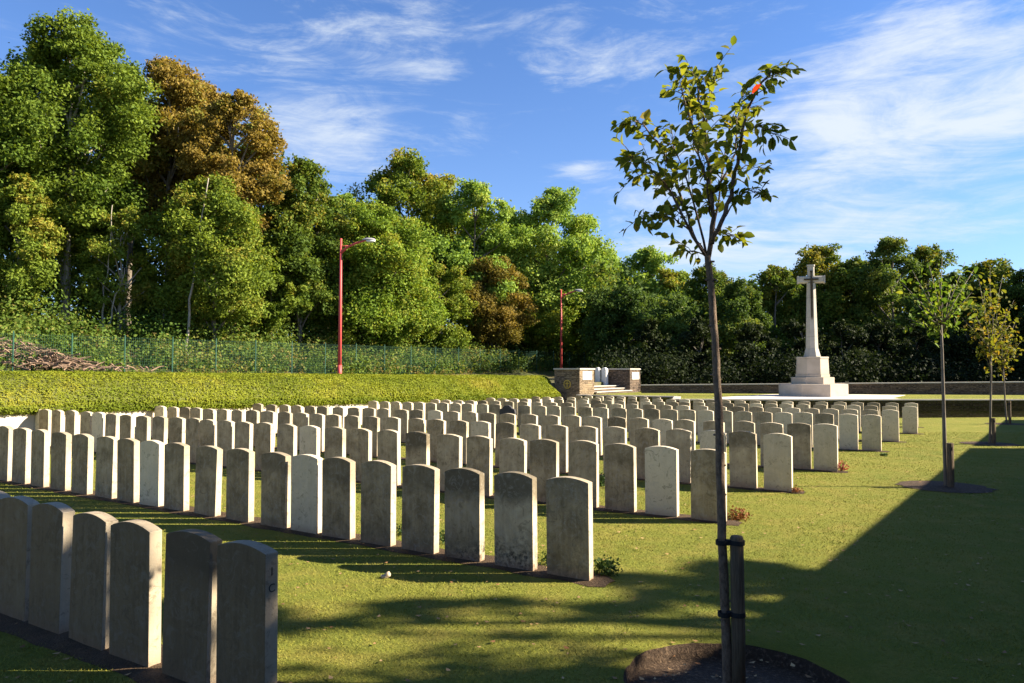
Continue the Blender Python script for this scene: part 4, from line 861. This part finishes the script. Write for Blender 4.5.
# ------------------------------------------------------------------ pit of the near sapling is cut into the lawn (see ground); small things
def sprig(p, r, n, size, mat, name, label, cat, h=1.0, group='flowers and small plants at the headstones'):
    root = empty(name, p); tag(root, label, cat, group)
    bm = bmesh.new()
    for k in range(9): a = random.uniform(0, 6.28); q = Vector((math.cos(a), math.sin(a), 0))*r*random.uniform(.2, .8); tube(bm, [(0, 0, 0), tuple(q*.5 + Vector((0, 0, r*h*.6))), tuple(q + Vector((0, 0, r*h)))], [.004, .003, .002], 4)
    from_bm('stems', bm, M['leaf_bed'], root)
    v_, f_, t_ = blob(np.array((0, 0, r*h*.55)), r, n, size, .5, h*.7, .5, .7, .9, .2); v_[:, 2] = np.abs(v_[:, 2]); link('leaves', np_mesh('leaves', v_, f_, {'tint': t_}), M[mat], root)
def gp(x, y, Y): p = at(x, y, Y); return Vector((p.x, Y, gz(p.x, Y)))
sprig(gp(606, 574, 6.1), .13, 260, .016, 'leaf_bed', 'bedding_plant', 'small green plant at the right foot of the second row', 'plant', .9)
sprig(gp(737, 518, 8.35), .14, 240, .016, 'leaf_bed_red', 'bedding_plant', 'rusty red plant at the foot of the stone behind the sapling trunk', 'plant', .7)
sprig(gp(796, 489, 10.3), .10, 120, .016, 'leaf_bed_red', 'bedding_plant', 'small reddish plant at the clean stone ending the fourth row', 'plant', .7)
sprig(gp(841.5, 467, 12.6), .11, 110, .020, 'petal_pink', 'pink_flowers', 'pink flowers at the clean stone ending the fifth row', 'flowers', 1.5)
sprig(gp(884, 451, 15.2), .08, 80, .02, 'leaf_bed', 'bedding_plant', 'tiny green plant at the end of the sixth row', 'plant', .7)
sprig(gp(548, 573, 6.4), .09, 110, .014, 'leaf_bed', 'bedding_plant', 'green tuft between the last two stones of the second row', 'plant', 1.0)
sprig(gp(443, 551, 7.15), .10, 130, .014, 'leaf_bed', 'bedding_plant', 'green tuft between fourth and third stones of the second row', 'plant', 1.2)
sprig(gp(400, 546, 7.5), .08, 100, .014, 'leaf_bed', 'bedding_plant', 'green tuft between fifth and fourth stones of the second row', 'plant', 1.2)
sprig(gp(600, 470, 10.8), .13, 160, .018, 'leaf_bed', 'bedding_plant', 'leafy plant seen through the gap of the third and fourth rows', 'plant', 1.4)
sprig(gp(696, 452, 12.6), .09, 110, .018, 'leaf_bed_red', 'bedding_plant', 'red-leaved plant in the gap left of the sapling trunk', 'plant', 1.5)
sprig(gp(779, 466, 12.5), .09, 90, .018, 'leaf_bed_red', 'bedding_plant', 'dry reddish plant between the fourth and fifth rows', 'plant', 2.0)
bm = bmesh.new(); bmesh.ops.create_icosphere(bm, subdivisions=3, radius=1)
for v_ in bm.verts: n_ = v_.co*(1 + .22*mn.noise(v_.co*1.7)); v_.co = Vector((n_.x*.042, n_.y*.03, n_.z*.026 + .016 + .012*math.sin(n_.x*3)))
o = from_bm('pebble', bm, M['pebble'], None, True); o.location = gp(386, 578, 5.98); tag(o, 'pale lump of stone lying on the grass before the second row', 'stone')

# fallen leaves strewn over the lawn
n = 1200; vs_, fs_, ts_ = [], [], []
for k in range(n):
    Y = random.uniform(3.2, 16)**1.0; X = random.uniform(-.69, .69)*Y; z_ = gz(X, Y) + .012; s = random.uniform(.010, .026); a = random.uniform(0, 6.28); c_, d_ = math.cos(a), math.sin(a); b_ = len(vs_)
    if k < 120: Y = 3.98 + random.gauss(0, .25); X = 1.15 + random.gauss(0, .3); z_ = gz(X, Y) - .055
    for lx, ly, lz in ((-1, 0, .2), (0, .55, .02), (1, 0, .35), (0, -.55, .15)): vs_.append((X + s*(lx*c_ - ly*d_), Y + s*(lx*d_ + ly*c_), z_ + s*lz))
    fs_.append((b_, b_+1, b_+2, b_+3)); ts_ += [random.random()]*4
o = link('fallen_leaves', np_mesh('fallen_leaves', vs_, fs_, {'tint': ts_}), M['dead_leaf']); o['kind'] = 'stuff'; o['label'] = 'brown leaves strewn over the lawn'

# ------------------------------------------------------------------ grass blades of the near lawn
n = 430000; Y = 3.0 + (rng.random(n)**1.6)*19; X = (rng.random(n)*2 - 1)*Y*.74; Uc = X*U.x + Y*U.y; Vc = X*V.x + Y*V.y; keep = np.ones(n, bool)
for k, (vr, us) in ROWL.items():
    nz = .03*np.sin(Uc*9 + vr) + rng.normal(0, .025, n); f0 = .12 if k == 'A' else .07
    keep &= ~((Vc > vr - f0 + nz) & (Vc < vr + .21 + nz) & (Uc < us[0] + .12 + nz) & (Uc > us[-1] - .5))
PC = uv(-1.12, 4.0); dd = np.hypot(X - PC.x, Y - PC.y); keep &= dd > .615
for cx_, cy_ in ((6.38, 10.93),): keep &= np.hypot(X - cx_, Y - cy_) > .6
keep &= Uc > -17.2
X, Y, Uc, Vc = X[keep], Y[keep], Uc[keep], Vc[keep]; n = len(X); w_ = np.maximum(0, Vc - 8); Z = -.0115*w_ - .0011*(Uc + 9) + .0004*(Uc + 9)*w_
a = rng.random(n)*6.28; hgt_ = rng.uniform(.006, .017, n)*(1 + .25*np.sin(X*2.3)*np.sin(Y*1.9)); wd = rng.uniform(.0014, .0026, n)*(.7 + Y/8); ln = rng.normal(0, .014, (n, 2))
v = np.empty((n, 3, 3)); ca, sa = np.cos(a), np.sin(a)
v[:, 0] = np.stack([X - ca*wd, Y - sa*wd, Z - .002], 1); v[:, 1] = np.stack([X + ca*wd, Y + sa*wd, Z - .002], 1); v[:, 2] = np.stack([X + ln[:, 0], Y + ln[:, 1], Z + hgt_], 1)
tt = np.clip(rng.normal(.60, .11, n), 0, 1)
o = link('grass', np_mesh('grass', v.reshape(-1, 3), np.arange(n*3).reshape(n, 3), {'tint': np.repeat(tt, 3)}), M['grass_blade']); o['kind'] = 'stuff'; o['label'] = 'short mown grass of the near lawn'

# ------------------------------------------------------------------ sky, sun
w = bpy.data.worlds.new('World'); sc.world = w; w.use_nodes = True; nt = w.node_tree; N = nt.nodes; Lk = nt.links; bg = N['Background']
sky = N.new('ShaderNodeTexSky'); sky.sky_type = 'NISHITA'; sky.sun_disc = False; sky.sun_elevation = R(30); sky.sun_rotation = R(90); sky.air_density = SKY[0]; sky.dust_density = SKY[1]; sky.ozone_density = SKY[2]; sky.altitude = 100
tc = N.new('ShaderNodeTexCoord'); sp = N.new('ShaderNodeSeparateXYZ'); Lk.new(tc.outputs['Generated'], sp.inputs[0])
def mt(op, a, b=0, c=None):
    o = N.new('ShaderNodeMath'); o.operation = op
    for k, q in enumerate((a, b) + ((c,) if c is not None else ())):
        if hasattr(q, 'is_output'): Lk.new(q, o.inputs[k])
        else: o.inputs[k].default_value = q
    return o.outputs[0]
az = mt('ARCTAN2', sp.outputs[0], sp.outputs[1]); el = mt('ARCSINE', sp.outputs[2])
cb = N.new('ShaderNodeCombineXYZ'); Lk.new(az, cb.inputs[0]); Lk.new(el, cb.inputs[1])
def nz(scale, rot, sx, sy, det=6, rough=.6, dist=.6):
    m_ = N.new('ShaderNodeMapping'); m_.vector_type = 'POINT'; m_.inputs['Rotation'].default_value = (0, 0, rot); m_.inputs['Scale'].default_value = (sx, sy, 1); Lk.new(cb.outputs[0], m_.inputs['Vector'])
    o = N.new('ShaderNodeTexNoise'); o.inputs['Scale'].default_value = scale; o.inputs['Detail'].default_value = det; o.inputs['Roughness'].default_value = rough; o.inputs['Distortion'].default_value = dist; Lk.new(m_.outputs[0], o.inputs['Vector']); return o.outputs['Fac']
mask = None
for x, y, rx_, ry_, wt in CLOUDS:
    d = ray(x, y).normalized(); a0, e0 = math.atan2(d.x, d.y), math.asin(d.z)
    q = mt('ADD', mt('POWER', mt('MULTIPLY', mt('SUBTRACT', az, a0), F/rx_), 2), mt('POWER', mt('MULTIPLY', mt('SUBTRACT', el, e0), F/ry_), 2))
    g_ = mt('MULTIPLY', mt('EXPONENT', mt('MULTIPLY', q, -1)), wt); mask = g_ if mask is None else mt('ADD', mask, g_)
s1 = nz(4.2, .42, .8, 3.2, 9, .66, 1.2); s2 = nz(13, .30, .8, 2.8, 8, .68, .8); s3 = nz(2.0, -.3, 1, 2, 4, .5)
f1 = mt('ADD', mt('MULTIPLY', s1, .75), mt('MULTIPLY', s2, .35)); f1 = mt('ADD', f1, mt('MULTIPLY', s3, .25))
mr = N.new('ShaderNodeMapRange'); mr.interpolation_type = 'SMOOTHSTEP'; mr.inputs['From Min'].default_value = .25; mr.inputs['From Max'].default_value = 1.45; Lk.new(mt('ADD', mt('MULTIPLY', mt('SUBTRACT', f1, .67), 3.3), mt('MULTIPLY', mt('MINIMUM', mask, 1.15), .95)), mr.inputs['Value'])
hz = mt('MULTIPLY', mt('EXPONENT', mt('MULTIPLY', mt('MAXIMUM', el, 0), -6)), .40)
rear_fill = mt('MULTIPLY', mt('SUBTRACT', s3, .15), mt('MAXIMUM', mt('MULTIPLY', mt('SUBTRACT', mt('ABSOLUTE', az), 1.2), .18), 0))   # cloud veil added behind the camera as neutral fill for the stones' backs
fac = mt('MINIMUM', mt('ADD', mt('ADD', mt('MULTIPLY', mr.outputs['Result'], .85), hz), mt('MINIMUM', rear_fill, .7)), .92)
tint = N.new('ShaderNodeMix'); tint.data_type = 'RGBA'; tint.blend_type = 'MULTIPLY'; tint.inputs[0].default_value = 1; Lk.new(sky.outputs[0], tint.inputs[6]); tint.inputs[7].default_value = SKYTINT
mixc = N.new('ShaderNodeMix'); mixc.data_type = 'RGBA'; Lk.new(fac, mixc.inputs[0]); Lk.new(tint.outputs[2], mixc.inputs[6]); mixc.inputs[7].default_value = CLOUDCOL
Lk.new(mixc.outputs[2], bg.inputs['Color']); bg.inputs['Strength'].default_value = SKYS
sl = bpy.data.lights.new('sun', 'SUN'); sl.energy = SUNE; sl.angle = R(.53); sl.color = (1, .86, .66); so = bpy.data.objects.new('sun', sl); C.objects.link(so); so.rotation_euler = (0, R(60), R(0)); so.location = (30, 0, 30)
sc.view_settings.view_transform = 'Standard'; sc.view_settings.look = 'None'; sc.view_settings.gamma = 1; sc.view_settings.exposure = EXPO
sc.render.engine = 'CYCLES'; sc.cycles.max_bounces = 6; sc.cycles.transparent_max_bounces = 4; sc.cycles.diffuse_bounces = 3; sc.cycles.use_denoising = True
